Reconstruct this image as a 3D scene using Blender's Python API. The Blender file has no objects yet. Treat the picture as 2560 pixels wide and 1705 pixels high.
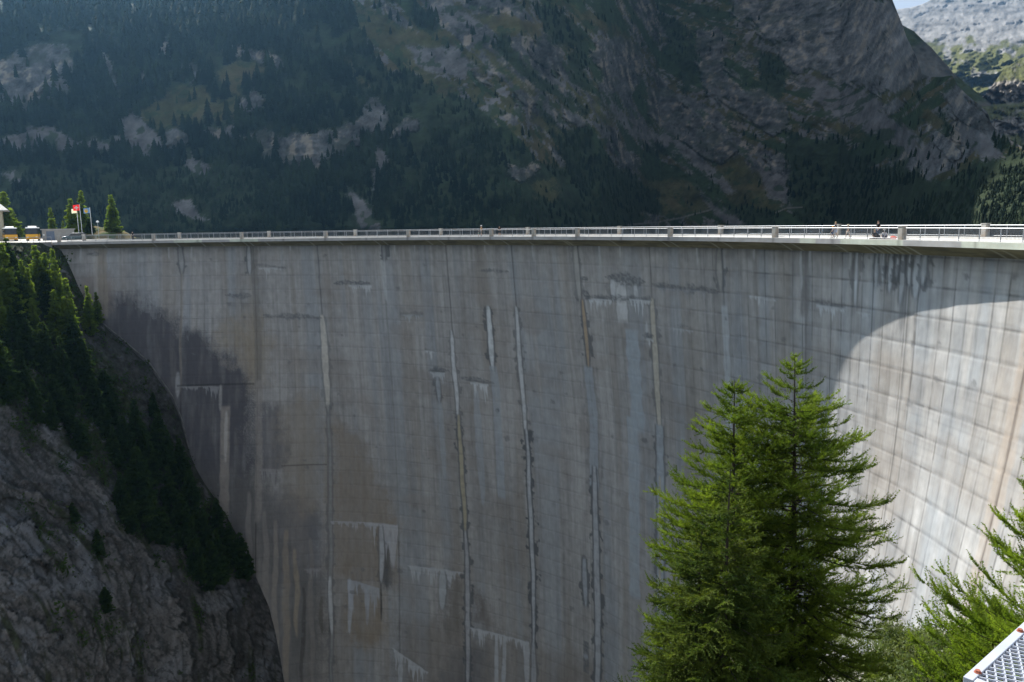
import bpy, math, random
import numpy as np
from mathutils import Matrix, Vector

# ------------------------------------------------------------------ camera, sky, sun
scene = bpy.context.scene
F_PX, PITCH, ROLL, CAM_Z = 1991.0, -0.14747, -0.01729, 2.217
cam_d = bpy.data.cameras.new("camera"); cam = bpy.data.objects.new("camera", cam_d)
scene.collection.objects.link(cam); scene.camera = cam
cam_d.sensor_width = 36.0; cam_d.lens = 36.0 * F_PX / 2560.0
cam_d.clip_start = 0.1; cam_d.clip_end = 20000.0
_c, _s = math.cos(PITCH), math.sin(PITCH)
_X = Vector((1, 0, 0)); _Y = Vector((0, -_s, _c)); _F = Vector((0, _c, _s))
_cr, _sr = math.cos(ROLL), math.sin(ROLL)
_rt = _cr * _X + _sr * _Y; _up = -_sr * _X + _cr * _Y
M = Matrix((( _rt.x, _up.x, -_F.x, 0.0), (_rt.y, _up.y, -_F.y, 0.0), (_rt.z, _up.z, -_F.z, CAM_Z), (0, 0, 0, 1)))
cam.matrix_world = M

SUN_EL, SUN_AZ = math.radians(42.0), math.radians(-34.0)      # azimuth from +Y towards +X
sun_dir = Vector((math.sin(SUN_AZ) * math.cos(SUN_EL), math.cos(SUN_AZ) * math.cos(SUN_EL), math.sin(SUN_EL)))
world = bpy.data.worlds.new("World"); scene.world = world; world.use_nodes = True
wn = world.node_tree; wn.nodes.clear()
wo = wn.nodes.new('ShaderNodeOutputWorld'); bg = wn.nodes.new('ShaderNodeBackground')
sky = wn.nodes.new('ShaderNodeTexSky'); sky.sky_type = 'NISHITA'; sky.sun_disc = False
sky.sun_elevation = SUN_EL; sky.sun_rotation = SUN_AZ; sky.altitude = 1800.0
sky.air_density = 1.0; sky.dust_density = 0.6; sky.ozone_density = 1.2
# thin procedural cloud over the ridges
tc = wn.nodes.new('ShaderNodeTexCoord'); cn = wn.nodes.new('ShaderNodeTexNoise'); cn.inputs['Scale'].default_value = 3.2
cn.inputs['Detail'].default_value = 6; cn.inputs['Roughness'].default_value = 0.6
cr_ = wn.nodes.new('ShaderNodeValToRGB'); cr_.color_ramp.elements[0].position = 0.30; cr_.color_ramp.elements[1].position = 0.55
mx = wn.nodes.new('ShaderNodeMixRGB'); mx.inputs[2].default_value = (7.0, 7.4, 8.0, 1)
cm = wn.nodes.new('ShaderNodeMath'); cm.operation = 'MULTIPLY'; cm.inputs[1].default_value = 0.75
wn.links.new(tc.outputs['Generated'], cn.inputs['Vector']); wn.links.new(cn.outputs['Fac'], cr_.inputs['Fac'])
wn.links.new(cr_.outputs['Color'], cm.inputs[0]); wn.links.new(cm.outputs[0], mx.inputs['Fac'])
wn.links.new(sky.outputs[0], mx.inputs[1]); wn.links.new(mx.outputs[0], bg.inputs['Color'])
bg.inputs['Strength'].default_value = 0.066
wn.links.new(bg.outputs[0], wo.inputs[0])
sl = bpy.data.lights.new("sun", 'SUN'); sl.energy = 5.0; sl.angle = math.radians(0.5); sl.color = (1.0, 0.965, 0.91)
so = bpy.data.objects.new("sun", sl); scene.collection.objects.link(so)
so.rotation_euler = sun_dir.to_track_quat('Z', 'Y').to_euler(); so.location = (0, 0, 300)
scene.view_settings.view_transform = 'Standard'; scene.view_settings.look = 'None'
scene.view_settings.exposure = 1.0; scene.view_settings.gamma = 1.0

# ------------------------------------------------------------------ helpers
rng = np.random.default_rng(7); random.seed(7)
COL = scene.collection
def tag(o, label=None, cat=None, group=None, kind=None):
    if label: o['label'] = label
    if cat: o['category'] = cat
    if group: o['group'] = group
    if kind: o['kind'] = kind
    return o
def empty(name, loc=(0, 0, 0), rz=0.0, **k):
    o = bpy.data.objects.new(name, None); COL.objects.link(o); o.location = loc; o.rotation_euler = (0, 0, rz)
    o.empty_display_size = 0.1
    return tag(o, **k)
def link(name, me, mat=None, parent=None, loc=None, rz=0.0, **k):
    o = bpy.data.objects.new(name, me); COL.objects.link(o)
    if mat and not me.materials: me.materials.append(mat)
    if parent: o.parent = parent
    if loc is not None: o.location = loc
    if rz: o.rotation_euler = (0, 0, rz)
    return tag(o, **k)
def mesh_np(name, V, F, col=None, smooth=False):
    """V (n,3); F (m,3) or (m,4) int array; col (n,3) point colour"""
    V = np.asarray(V, np.float32); F = np.asarray(F, np.int32)
    me = bpy.data.meshes.new(name); k = F.shape[1]
    me.vertices.add(len(V)); me.vertices.foreach_set('co', V.ravel())
    me.loops.add(F.size); me.loops.foreach_set('vertex_index', F.ravel())
    me.polygons.add(len(F)); me.polygons.foreach_set('loop_start', np.arange(0, F.size, k, dtype=np.int32))
    try: me.polygons.foreach_set('loop_total', np.full(len(F), k, np.int32))
    except Exception: pass
    if smooth: me.polygons.foreach_set('use_smooth', np.ones(len(F), bool))
    me.update(calc_edges=True)
    if col is not None:
        a = me.color_attributes.new('Col', 'FLOAT_COLOR', 'POINT')
        c = np.ones((len(V), 4), np.float32); c[:, :3] = np.clip(col, 0.001, 1); a.data.foreach_set('color', c.ravel())
    return me
class MB:
    """collects polygons of one mesh"""
    def __init__(s): s.v = []; s.f = []
    def add(s, vs, fs):
        b = len(s.v); s.v += [tuple(p) for p in vs]; s.f += [tuple(b + i for i in f) for f in fs]; return s
    def box(s, c, d, rz=0.0, M=None):
        x, y, z = d[0] / 2, d[1] / 2, d[2] / 2; ca, sa = math.cos(rz), math.sin(rz)
        P = [(-x, -y, -z), (x, -y, -z), (x, y, -z), (-x, y, -z), (-x, -y, z), (x, -y, z), (x, y, z), (-x, y, z)]
        P = [(c[0] + ca * p[0] - sa * p[1], c[1] + sa * p[0] + ca * p[1], c[2] + p[2]) for p in P]
        return s.add(P, [(0, 3, 2, 1), (4, 5, 6, 7), (0, 1, 5, 4), (1, 2, 6, 5), (2, 3, 7, 6), (3, 0, 4, 7)])
    def tube(s, pts, rad, n=6, cap=True):
        pts = [Vector(p) for p in pts]; rad = rad if isinstance(rad, (list, tuple)) else [rad] * len(pts); b = len(s.v)
        for i, p in enumerate(pts):
            d = (pts[min(i + 1, len(pts) - 1)] - pts[max(i - 1, 0)]).normalized()
            a = d.cross(Vector((0, 0, 1)) if abs(d.z) < .9 else Vector((1, 0, 0))).normalized(); c = d.cross(a)
            for k in range(n):
                t = 2 * math.pi * k / n; s.v.append(tuple(p + rad[i] * (math.cos(t) * a + math.sin(t) * c)))
        for i in range(len(pts) - 1):
            for k in range(n):
                k2 = (k + 1) % n; s.f.append((b + i * n + k, b + i * n + k2, b + (i + 1) * n + k2, b + (i + 1) * n + k))
        if cap: s.f.append(tuple(b + k for k in range(n))[::-1]); s.f.append(tuple(b + (len(pts) - 1) * n + k for k in range(n)))
        return s
    def prism(s, poly, y0, y1):
        """polygon in x,z extruded along y"""
        n = len(poly); vs = [(p[0], y0, p[1]) for p in poly] + [(p[0], y1, p[1]) for p in poly]
        fs = [tuple(range(n)), tuple(range(2 * n - 1, n - 1, -1))] + [(i, n + i, n + (i + 1) % n, (i + 1) % n) for i in range(n)]
        return s.add(vs, fs)
    def mesh(s, name, smooth=False):
        me = bpy.data.meshes.new(name); me.from_pydata(s.v, [], s.f); me.update()
        if smooth: me.polygons.foreach_set('use_smooth', [True] * len(me.polygons))
        return me
    def build(s, name, mat, parent=None, bevel=0.0, smooth=False, **k):
        o = link(name, s.mesh(name, smooth), mat, parent, **k)
        if bevel:
            m = o.modifiers.new('bevel', 'BEVEL'); m.width = bevel; m.segments = 2; m.limit_method = 'ANGLE'
        return o

_perm = np.random.default_rng(3).permutation(512).astype(np.int64); _perm = np.concatenate([_perm, _perm])
_grad = np.random.default_rng(5).normal(size=(512, 3)); _grad /= np.linalg.norm(_grad, axis=1)[:, None]
def noise(x, y, z=0.0):
    x, y, z = np.broadcast_arrays(np.asarray(x, float), np.asarray(y, float), np.asarray(z, float))
    xi, yi, zi = np.floor(x).astype(np.int64), np.floor(y).astype(np.int64), np.floor(z).astype(np.int64)
    xf, yf, zf = x - xi, y - yi, z - zi
    fade = lambda t: t * t * t * (t * (t * 6 - 15) + 10)
    u, v, w = fade(xf), fade(yf), fade(zf); xi &= 511; yi &= 511; zi &= 511
    def g(a, b, c):
        h = _perm[(_perm[(_perm[(xi + a) & 511] + yi + b) & 511] + zi + c) & 511]; G = _grad[h]
        return G[..., 0] * (xf - a) + G[..., 1] * (yf - b) + G[..., 2] * (zf - c)
    L = lambda a, b, t: a + (b - a) * t
    return 1.6 * L(L(L(g(0, 0, 0), g(1, 0, 0), u), L(g(0, 1, 0), g(1, 1, 0), u), v), L(L(g(0, 0, 1), g(1, 0, 1), u), L(g(0, 1, 1), g(1, 1, 1), u), v), w)
def fbm(x, y, z=0.0, o=4, g=0.5):
    t = 0; a = 1; x = np.asarray(x, float); y = np.asarray(y, float); z = np.asarray(z, float)
    for i in range(o):
        t = t + a * noise(x, y, z + 17.3 * i); x = x * 2.03; y = y * 2.03; z = z * 2.03; a *= g
    return t
def ridged(x, y, z=0.0, o=4):
    t = 0; a = 1
    for i in range(o):
        t = t + a * (1 - 2 * np.abs(noise(np.asarray(x) * 2.0 ** i, np.asarray(y) * 2.0 ** i, np.asarray(z) * 2.0 ** i + 9.1 * i))); a *= .5
    return t / 1.9
sst = lambda a, b, x: (lambda t: t * t * (3 - 2 * t))(np.clip((x - a) / (b - a), 0, 1))
def inpoly(x, y, P):
    ins = np.zeros(x.shape, bool); n = len(P)
    for i in range(n):
        x0, y0 = P[i]; x1, y1 = P[(i + 1) % n]
        if y0 == y1: continue
        c = ((y0 > y) != (y1 > y)) & (x < (x1 - x0) * (y - y0) / (y1 - y0) + x0); ins ^= c
    return ins
def survey(u, v):
    """bearing from the viewing platform: horizontal unit direction and tangent of elevation"""
    u = np.asarray(u, float); v = np.asarray(v, float)
    X = u - 1280; Y = 852.5 - v; x = _cr * X - _sr * Y; y = _sr * X + _cr * Y
    dx, dy, dz = x / F_PX, _c - _s * y / F_PX, _s + _c * y / F_PX
    h = np.hypot(dx, dy); return dx / h, dy / h, dz / h
def at(u, v, rho):
    a, b, t = survey(u, v); return np.stack([a * rho, b * rho, CAM_Z + t * rho], -1)

def mat(name, col=(.5, .5, .5), rough=.8, attr=False, scale=1.0, amt=.15, bump=0.0, bscale=None, spec=.3, metal=0.0, stretch=(1, 1, 1), transl=0.0, tcol=None, col2=None):
    m = bpy.data.materials.new(name); m.use_nodes = True; nt = m.node_tree; N = nt.nodes; Lk = nt.links
    b = N['Principled BSDF']; b.inputs['Roughness'].default_value = rough; b.inputs['Metallic'].default_value = metal
    b.inputs['Specular IOR Level'].default_value = spec
    tcn = N.new('ShaderNodeTexCoord'); mp = N.new('ShaderNodeMapping'); mp.inputs['Scale'].default_value = stretch
    Lk.new(tcn.outputs['Object'], mp.inputs['Vector'])
    nz = N.new('ShaderNodeTexNoise'); nz.inputs['Scale'].default_value = scale; nz.inputs['Detail'].default_value = 8; nz.inputs['Roughness'].default_value = .62
    Lk.new(mp.outputs[0], nz.inputs['Vector'])
    mr = N.new('ShaderNodeMapRange'); mr.inputs['From Min'].default_value = .3; mr.inputs['From Max'].default_value = .7
    mr.inputs['To Min'].default_value = 1 - amt; mr.inputs['To Max'].default_value = 1 + amt
    Lk.new(nz.outputs['Fac'], mr.inputs['Value'])
    mul = N.new('ShaderNodeVectorMath'); mul.operation = 'SCALE'; Lk.new(mr.outputs[0], mul.inputs['Scale'])
    if attr:
        at_ = N.new('ShaderNodeAttribute'); at_.attribute_name = 'Col'; Lk.new(at_.outputs['Color'], mul.inputs[0])
    elif col2:
        rp = N.new('ShaderNodeMixRGB'); rp.inputs[1].default_value = (*col, 1); rp.inputs[2].default_value = (*col2, 1)
        n2 = N.new('ShaderNodeTexNoise'); n2.inputs['Scale'].default_value = scale * .37; n2.inputs['Detail'].default_value = 5
        m2 = N.new('ShaderNodeMapRange'); m2.inputs['From Min'].default_value = .38; m2.inputs['From Max'].default_value = .62
        Lk.new(mp.outputs[0], n2.inputs['Vector']); Lk.new(n2.outputs['Fac'], m2.inputs['Value']); Lk.new(m2.outputs[0], rp.inputs['Fac']); Lk.new(rp.outputs[0], mul.inputs[0])
    else: mul.inputs[0].default_value = col
    Lk.new(mul.outputs[0], b.inputs['Base Color'])
    if bump:
        bp = N.new('ShaderNodeBump'); bp.inputs['Strength'].default_value = 1.0; bp.inputs['Distance'].default_value = bump
        n3 = N.new('ShaderNodeTexNoise'); n3.inputs['Scale'].default_value = bscale or scale * 2; n3.inputs['Detail'].default_value = 8; n3.inputs['Roughness'].default_value = .65
        Lk.new(mp.outputs[0], n3.inputs['Vector']); Lk.new(n3.outputs['Fac'], bp.inputs['Height']); Lk.new(bp.outputs[0], b.inputs['Normal'])
    if transl:
        tr = N.new('ShaderNodeBsdfTranslucent'); mxs = N.new('ShaderNodeMixShader'); mxs.inputs[0].default_value = transl
        tm = N.new('ShaderNodeVectorMath'); tm.operation = 'MULTIPLY'; tm.inputs[1].default_value = tcol or (1.3, 1.3, .7)
        Lk.new(mul.outputs[0], tm.inputs[0]); Lk.new(tm.outputs[0], tr.inputs['Color'])
        Lk.new(b.outputs[0], mxs.inputs[1]); Lk.new(tr.outputs[0], mxs.inputs[2]); Lk.new(mxs.outputs[0], N['Material Output'].inputs['Surface'])
    return m

MT = dict(
    wall=mat('stained_concrete', attr=True, rough=.92, scale=1.6, amt=.09, bump=.02, bscale=2.0, spec=.2, stretch=(1, 1, .35)),
    conc=mat('concrete', (.40, .38, .35), rough=.9, scale=1.6, amt=.16, bump=.01, spec=.2),
    deck=mat('deck_concrete', attr=True, rough=.9, scale=1.5, amt=.08, spec=.2),
    pillar=mat('pillar_concrete', (.42, .40, .36), rough=.9, scale=3, amt=.2, col2=(.34, .28, .22)),
    baluster=mat('weathered_steel', (.16, .17, .18), rough=.6, scale=4, amt=.1, metal=.2),
    steel=mat('galvanised_steel', (.36, .37, .38), rough=.5, scale=4, amt=.1, metal=.4),
    rock=mat('mountain_rock', attr=True, rough=.95, scale=.12, amt=.22, bump=3.0, bscale=.06, spec=.1),
    bank=mat('bank_rock', attr=True, rough=.95, scale=.7, amt=.3, bump=.5, bscale=.35, spec=.15),
    forest=mat('far_conifer', (.009, .017, .011), rough=.9, scale=.10, amt=.5, spec=.05, col2=(.024, .036, .017), transl=.25),
    conifer=mat('conifer_needles', (.028, .055, .016), rough=.85, scale=.6, amt=.4, spec=.08, transl=.42, col2=(.045, .075, .018)),
    larch_sunlit=mat('larch_needles_sunlit_far', (.11, .17, .03), rough=.85, scale=.6, amt=.4, spec=.08, transl=.55, col2=(.19, .25, .045)),  # larch needles lightened to look sunlit; lit spruces use them too
    needles=mat('larch_needles', (.075, .115, .020), rough=.8, scale=1.9, amt=.5, spec=.08, transl=.40, col2=(.165, .215, .034), tcol=(1.5, 1.6, .6)),
    sunny=mat('larch_needles_lightened', (.105, .155, .024), rough=.8, scale=1.9, amt=.4, spec=.08, transl=.48, col2=(.20, .26, .04), tcol=(1.5, 1.6, .6)),  # larch needles lightened so the backlit right-hand larches look sunlit
    spruce=mat('spruce_needles', (.042, .070, .016), rough=.8, scale=1.9, amt=.5, spec=.08, transl=.34, col2=(.105, .138, .026), tcol=(1.5, 1.5, .6)),
    bark=mat('bark', (.045, .036, .028), rough=.95, scale=6, amt=.35, stretch=(1, 1, .3)),
    leaf=mat('broad_leaves', (.07, .10, .028), rough=.7, scale=2, amt=.3, transl=.4, col2=(.12, .145, .04)),
)

# ------------------------------------------------------------------ the arch dam
R, CX, CY = 114.33, -73.016, 43.712          # crest radius and centre, road level z = 0
PH = np.array([-10,-5,3.6,11,18,25,32,39,46,53,59.4,66,73,80,90,125], float)
DD = np.array([0,10,20,30,45,60,75,90,115], float)
TB = np.array([[2,-.5,-3,-6,-10,-13,-16,-19,-22],[2,0,-2.5,-5,-8,-11,-14,-17,-20],[2,1.0,-1.1,-2.6,-5.5,-8,-11,-13,-16],
[2,1.6,1.1,0,-2.3,-4.5,-6.5,-8.5,-12],[2,2.3,2.6,2.8,2.4,1.0,-.3,-1.3,-4],[2,2.7,3.3,3.8,4.2,4,3.2,2.2,0],
[2,2.8,3.6,4.4,5.3,5.9,5.7,5.2,4],[2,3.1,4.3,5.3,6.2,6.8,6.8,6.2,5],[2,3.2,4.6,5.8,6.3,6.7,6.9,6.5,5],
[2,2.9,3.9,4.7,5.1,5.2,4.8,4,2],[2,2.8,3.7,4.4,4.4,3.8,2.5,1,-2],[2,2.5,2.9,2.9,2.2,.8,-1.5,-4,-8],
[2,1.9,1.4,.3,-2,-4.5,-8,-11,-15],[2,1.2,-.3,-2.3,-6,-10,-14,-18,-24],[2,.5,-2,-5,-10,-15,-20,-26,-34],[2,0,-4,-8,-15,-22,-30,-38,-48]], float)
def herm(xs, ys, x):                          # ys rows along xs
    m = np.gradient(ys, xs, axis=0); i = np.clip(np.searchsorted(xs, x) - 1, 0, len(xs) - 2)
    h = (xs[i + 1] - xs[i]); t = ((x - xs[i]) / h)[:, None]; h = h[:, None]
    return (2*t**3-3*t**2+1)*ys[i] + (t**3-2*t**2+t)*h*m[i] + (-2*t**3+3*t**2)*ys[i+1] + (t**3-t**2)*h*m[i+1]
def wall_offset(ph1, z1):                     # grid: (len z, len phi)
    rows = herm(PH, TB, np.clip(ph1, -10, 125)); return herm(DD, rows.T, np.clip(-z1, 0, 115))
def on_dam(ph, r, z):
    a = np.radians(ph); return np.stack(np.broadcast_arrays(CX + r * np.sin(a), CY + r * np.cos(a), z), -1)
def grid_faces(nr, nc, flip=False):
    i = np.arange(nr * nc).reshape(nr, nc); a, b, c, d = i[:-1, :-1], i[:-1, 1:], i[1:, 1:], i[1:, :-1]
    f = np.stack([a, b, c, d] if not flip else [a, d, c, b], -1); return f.reshape(-1, 4)

_jit = np.random.default_rng(9).normal(0, 1, (600, 1400))
def paint_wall(ph, z):
    """albedo of the weathered concrete, from angle along the arch (deg) and height (m)"""
    s = np.radians(ph) * R
    c = np.empty(ph.shape + (3,)); c[:] = (.325, .315, .30)
    FULL = (c, s, ph, z); cur = list(FULL); p_ax, z_ax = ph[0], z[:, 0]
    def window(a, b, zt, zb):                 # work only on the part of the face a mark covers
        i0, i1 = np.searchsorted(p_ax, [a, b]); j0 = np.searchsorted(-z_ax, -zt); j1 = np.searchsorted(-z_ax, -zb)
        return FULL[0][j0:j1, i0:i1], FULL[1][j0:j1, i0:i1], FULL[2][j0:j1, i0:i1], FULL[3][j0:j1, i0:i1]
    def blend(m, col, c=c): c[:] = c * (1 - m[..., None]) + np.asarray(col) * m[..., None]
    def mul(m, c=c): c[:] *= m[..., None]
    big = fbm(s * .03, z * .03, 1.0, 4); st1 = fbm(s * .35, z * .02, 3.0, 4, .6); st2 = fbm(s * 1.5, z * .05, 5.0, 3, .6); fine = fbm(s * .8, z * .8, 8.0, 4, .6)
    mul(1 + .10 * big + .15 * st1 + .14 * st2 + .09 * fine + .07 * noise(s * 3.1, z * .12, 2.5))
    blend(.30 * sst(.05, .5, fbm(s * .3, z * .015, 21., 3)), (.25, .215, .17))       # brownish runs
    blend(.42 * sst(.02, .45, fbm(s * .25 + 9, z * .012, 31., 3)), (.28, .31, .335))     # bluish-grey runs
    blend(.35 * sst(.1, .5, fbm(s * .09, z * .10, 41., 3)) * sst(-2, -10, z), (.25, .22, .19))
    mul(1 + .27 * sst(56, 76, ph) - .10 * sst(34, 14, ph) * sst(-30, -70, z))  # paler concrete at right end, lightened further as sunlit; lower left darkened
    # lifts 2.8 m high, formwork 1.5 m wide
    lz = (z + 1.55 + .10 * noise(s * .25, 0 * z, 2.)) / 2.8; li = np.floor(lz); fz = (lz - li - (lz - li > .5)) * 2.8
    fsx = (s + .05 * noise(z * .4, s * 0, 4.)) / 1.478; fi = np.floor(fsx); fs = (fsx - fi - (fsx - fi > .5)) * 1.478
    rnd = lambda a, b: (np.sin(a * 127.1 + b * 311.7) * 43758.5453) % 1
    right = sst(50, 70, ph); lowl = sst(20, 5, ph) * sst(-8, -20, z)
    mul(1 + (.05 + .05 * right) * (rnd(li, np.floor((ph + 3.4) / 7)) - .5) + (.05 + .11 * right) * (rnd(fi, li) - .5))
    lam = .35 + .65 * sst(-.5, .5, fbm(s * .5, li * 3.1, 6., 3)) + .2 * right
    mul(1 - np.clip(lam * (.20 + .22 * right + .14 * lowl) * np.exp(-(fz / .10) ** 2), 0, .8) - .12 * np.exp(-((fz + .45) / .5) ** 2) * sst(.0, .5, fbm(s * .6, li * 2.3, 12., 3)))
    blend(.35 * np.exp(-((fz - .2) / .14) ** 2) * sst(.1, .6, fbm(s * .8, li * 5.1, 7., 2)), (.42, .42, .41))
    seam = (.09 + .42 * right + .32 * lowl) * (.4 + .6 * sst(-.4, .4, fbm(z * .35, fi * 3.7, 9., 3)))
    mul(1 - np.clip(seam * np.exp(-(fs / .085) ** 2), 0, .8))
    sub = ((s / .739) % 1 - .5) * .739
    mul(1 - (.10 * right + .08 * lowl) * np.exp(-(sub / .07) ** 2) * sst(-.3, .4, fbm(z * .5, s * .2, 13., 2)))
    for k in range(4):                                                        # faint horizontal board rows in rougher panels
        mul(1 - (.12 * right * sst(.0, .3, fbm(s * .08, z * .08, 15., 2)) + .12 * lowl) * np.exp(-((((lz * 4 + k * 0) % 1) - .5) * .7 / .07) ** 2) * (k == 0))
    jag = lambda f=1.0, k=0., s=s, z=z: fbm(s * f, z * f, 50. + k, 4, .65)
    def poly(P, col, amt, soft=1.2, wob=1.6):
        c, s, ph, z = window(min(q[0] for q in P) - 2, max(q[0] for q in P) + 2, max(q[1] for q in P) + 4, min(q[1] for q in P) - 4)
        w1 = wob * fbm(s * .25, z * .25, 60., 4, .6); w2 = wob * fbm(s * .25, z * .25, 66., 4, .6)
        acc = 0; js = _jit[:c.shape[0], :c.shape[1]]; hf = .35 * fbm(s * 1.1, z * .35, 70., 3, .7)
        for kx in range(9):
            a_ = kx * 2.4; r_ = 1.9 * soft * ((kx + .5) / 9) ** .5; acc = acc + inpoly(ph + (w1 + hf + r_ * math.cos(a_) + .5 * soft * js) / 2.0, z + w2 + r_ * math.sin(a_) + .7 * soft * js.T[:1, :1] + 2.2 * hf, P)
        blend(np.clip(amt * acc / 9 * (1 + .35 * fbm(s * .6, z * .08, 73., 3, .6)), 0, 1), col, c)
    def vrun(p, z0, z1, w, col, amt, dark=0., wob=.25, taper=True, blob=1.0):
        c, s, ph, z = window(p - 3, p + 3, z0 + 1, z1 - 1)
        if not c.size: return
        s0 = math.radians(p) * R; t = np.clip((z0 - z) / max(z0 - z1, .1), 0, 1); inside = sst(z0 + .3, z0 - .3, z) * sst(z1 - .6, z1 + .6, z)
        ww = w * (np.sin(np.pi * np.clip(t * .9 + .08, 0, 1)) ** .5 if taper else 1.) * (1 + .25 * noise(z * .5, s * 0, p))
        d = np.abs(s - s0 - wob * noise(z * .12, s * 0, p + 1))
        if dark:
            e = (ww / 2 + .30 + .95 * blob * np.clip(fbm(s * .5, z * .45, p, 3, .7) , 0, 1))
            blend(inside * dark * sst(e + .12, e - .12, d), (.10, .105, .11), c)
        blend(inside * amt * sst(ww / 2 + .15, ww / 2 - .12, d) * (.75 + .25 * sst(-.5, .2, jag(.6, 0., s, z))), col, c)
    def fringe(a, b, za, zb, L, col=(.56, .575, .58), amt=.8, dark=0., f=2.2):
        c, s, ph, z = window(a - .1, b + .1, max(za, zb) + 2, min(za, zb) - L * 1.5 - 1)
        q = np.clip((ph - a) / (b - a), 0, 1); zt = za + (zb - za) * q; m = (ph > a) & (ph < b)
        ln = L * (.10 + .9 * np.clip(.56 + .7 * noise(s * f * .35, 0 * s, a) + .9 * fbm(s * f, 0 * s, a + b, 3, .7), 0, 1.3) ** 1.8) * np.clip(np.minimum(ph - a, b - ph) / .5 + .2, 0, 1)
        d = zt - z
        if dark: blend(dark * m * sst(-.75, -.3, d + .4 * jag(.7, a, s, z)) * sst(.5, .1, d) * sst(-.5, .0, fbm(s * .5, z * .3, a, 3)), (.12, .125, .13), c)
        blend(amt * m * sst(-.1, .1, d + .12 * noise(s * .8, z, a)) * sst(ln + .15, ln * .7 - .1, d + .12 * noise(s * 3, z * .5, a)) * (.9 + .25 * noise(s * 2.5, z * .3, b)), col, c)
    def scab(a, b, za, zb, h, amt=.8):
        c, s, ph, z = window(a - .1, b + .1, max(za, zb) + 3, min(za, zb) - 3)
        q = np.clip((ph - a) / (b - a), 0, 1); zt = za + (zb - za) * q + .25 * noise(s * .3, 0 * s, a)
        hh = h * np.sin(np.pi * q) ** .5 * (.6 + .8 * np.clip(.5 + fbm(s * .7, z * .5, a, 3, .7), 0, 1))
        mm = ((ph > a) & (ph < b)) * sst(hh * .6, hh * .3, np.abs(z - zt)) * (.45 + .55 * sst(-.25, .15, fbm(s * 2, z * 3, a, 3, .7)))
        blend(amt * mm, (.13, .135, .14), c)
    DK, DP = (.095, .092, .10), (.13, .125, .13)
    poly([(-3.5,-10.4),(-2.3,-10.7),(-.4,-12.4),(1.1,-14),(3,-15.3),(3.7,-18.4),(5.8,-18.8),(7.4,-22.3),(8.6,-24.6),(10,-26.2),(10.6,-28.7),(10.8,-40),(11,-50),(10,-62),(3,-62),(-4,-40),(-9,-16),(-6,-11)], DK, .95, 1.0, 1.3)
    poly([(11.2,-32.8),(13.2,-33.5),(13.8,-38),(14.3,-42.8),(13.5,-48),(11.2,-48)], DP, .75, .6, 1.2)
    poly([(11.2,-50),(14,-50),(17.6,-56),(17.6,-70),(15,-72),(12,-66)], DP, .62, .8, 1.6)
    poly([(3.3,-47),(11.5,-47),(13,-58),(18,-75),(17,-92),(8,-92)], (.13, .125, .12), .7, 1.2, 1.6)
    poly([(6.9,-20.4),(10.8,-28.4),(10.9,-17),(8.5,-14)], (.29, .235, .16), .45, 1., 1.5)
    poly([(10.9,-12),(12.5,-20),(12,-30),(10.6,-32),(9.8,-20)], (.27, .22, .15), .5, .8, 1.2)
    poly([(12.8,-34.8),(17.5,-30),(17.7,-56),(14.5,-56)], (.27, .235, .19), .55, 1., 1.5)
    poly([(18.1,-36),(21.5,-40),(24.7,-56.6),(24.7,-70),(18.1,-68)], (.245, .205, .16), .65, .8, 1.2)
    poly([(-8,-7.5),(-3.6,-6.5),(-2.9,-9),(-3.4,-14),(-8,-16)], (.25, .21, .18), .65, .6, .8)
    poly([(20,-70),(23,-71),(24,-80),(21,-84),(19.5,-78)], (.24, .18, .11), .5, .8, 1.2)
    poly([(30,-67),(31.4,-66),(31.6,-76),(30.6,-80),(29,-77)], (.14, .12, .10), .6, .8, 1.)
    poly([(32.4,-67),(33.5,-68),(35.5,-76),(32.4,-75)], (.15, .125, .105), .6, .8, 1.)
    poly([(25,-76),(32,-78),(46,-74),(48,-88),(24,-92)], (.19, .165, .14), .5, 1.2, 2.)
    poly([(31,-80),(34,-80),(34,-92),(28,-92)], (.15, .145, .145), .6, 1., 2.)
    poly([(23.3,-59),(24.2,-60),(24.2,-70),(23.2,-71)], (.10, .10, .10), .7, .3, .5)
    poly([(71,-12),(74,-11),(75.2,-24.7),(73.5,-32),(71.2,-30),(71.2,-20)], (.40, .34, .28), .26, .6, .9)
    poly([(76.2,-17.5),(78.5,-18),(78.4,-23.5),(76.4,-23)], (.40, .33, .26), .25, .6, .9)
    poly([(79.2,-8.5),(80.6,-8.5),(81.2,-22),(79.6,-21)], (.42, .35, .28), .25, .6, .9)
    # contraction joints every 7 degrees with their seepage
    for p in (-3.9, 3.6, 11.1, 17.95, 24.9, 31.9, 38.9, 45.8, 52.8, 59.4, 66.2, 73.5, 80.7, 87.7):
        c_, s_, _, z_ = window(p - .6, p + .6, 0, -200)
        if c_.size: d = np.abs(s_ - math.radians(p) * R - .08 * noise(z_ * .3, s_ * 0, p)); mul(1 - .55 * np.exp(-(d / .11) ** 2), c_)
    W, T, G = (.56, .57, .57), (.48, .41, .29), (.36, .40, .43)
    vrun(-4.1, -1.4, -15, 2.2, (.30, .265, .215), .7, taper=False); vrun(-4.6, -1.4, -16, .8, (.45, .43, .40), .5)
    vrun(3.6, -1.4, -6.8, .9, (.42, .42, .41), .6, .75); vrun(3.6, -6, -30, .5, (.30, .27, .23), .6); vrun(3.3, -26, -31, .9, W, .4)
    vrun(10.6, -1.4, -7, .8, W, .5, .8); vrun(11.2, -1.4, -30, 1.3, (.19, .175, .155), .7, taper=False); vrun(11.3, -28, -56, 1.3, (.29, .265, .24), .65, taper=False)
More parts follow.
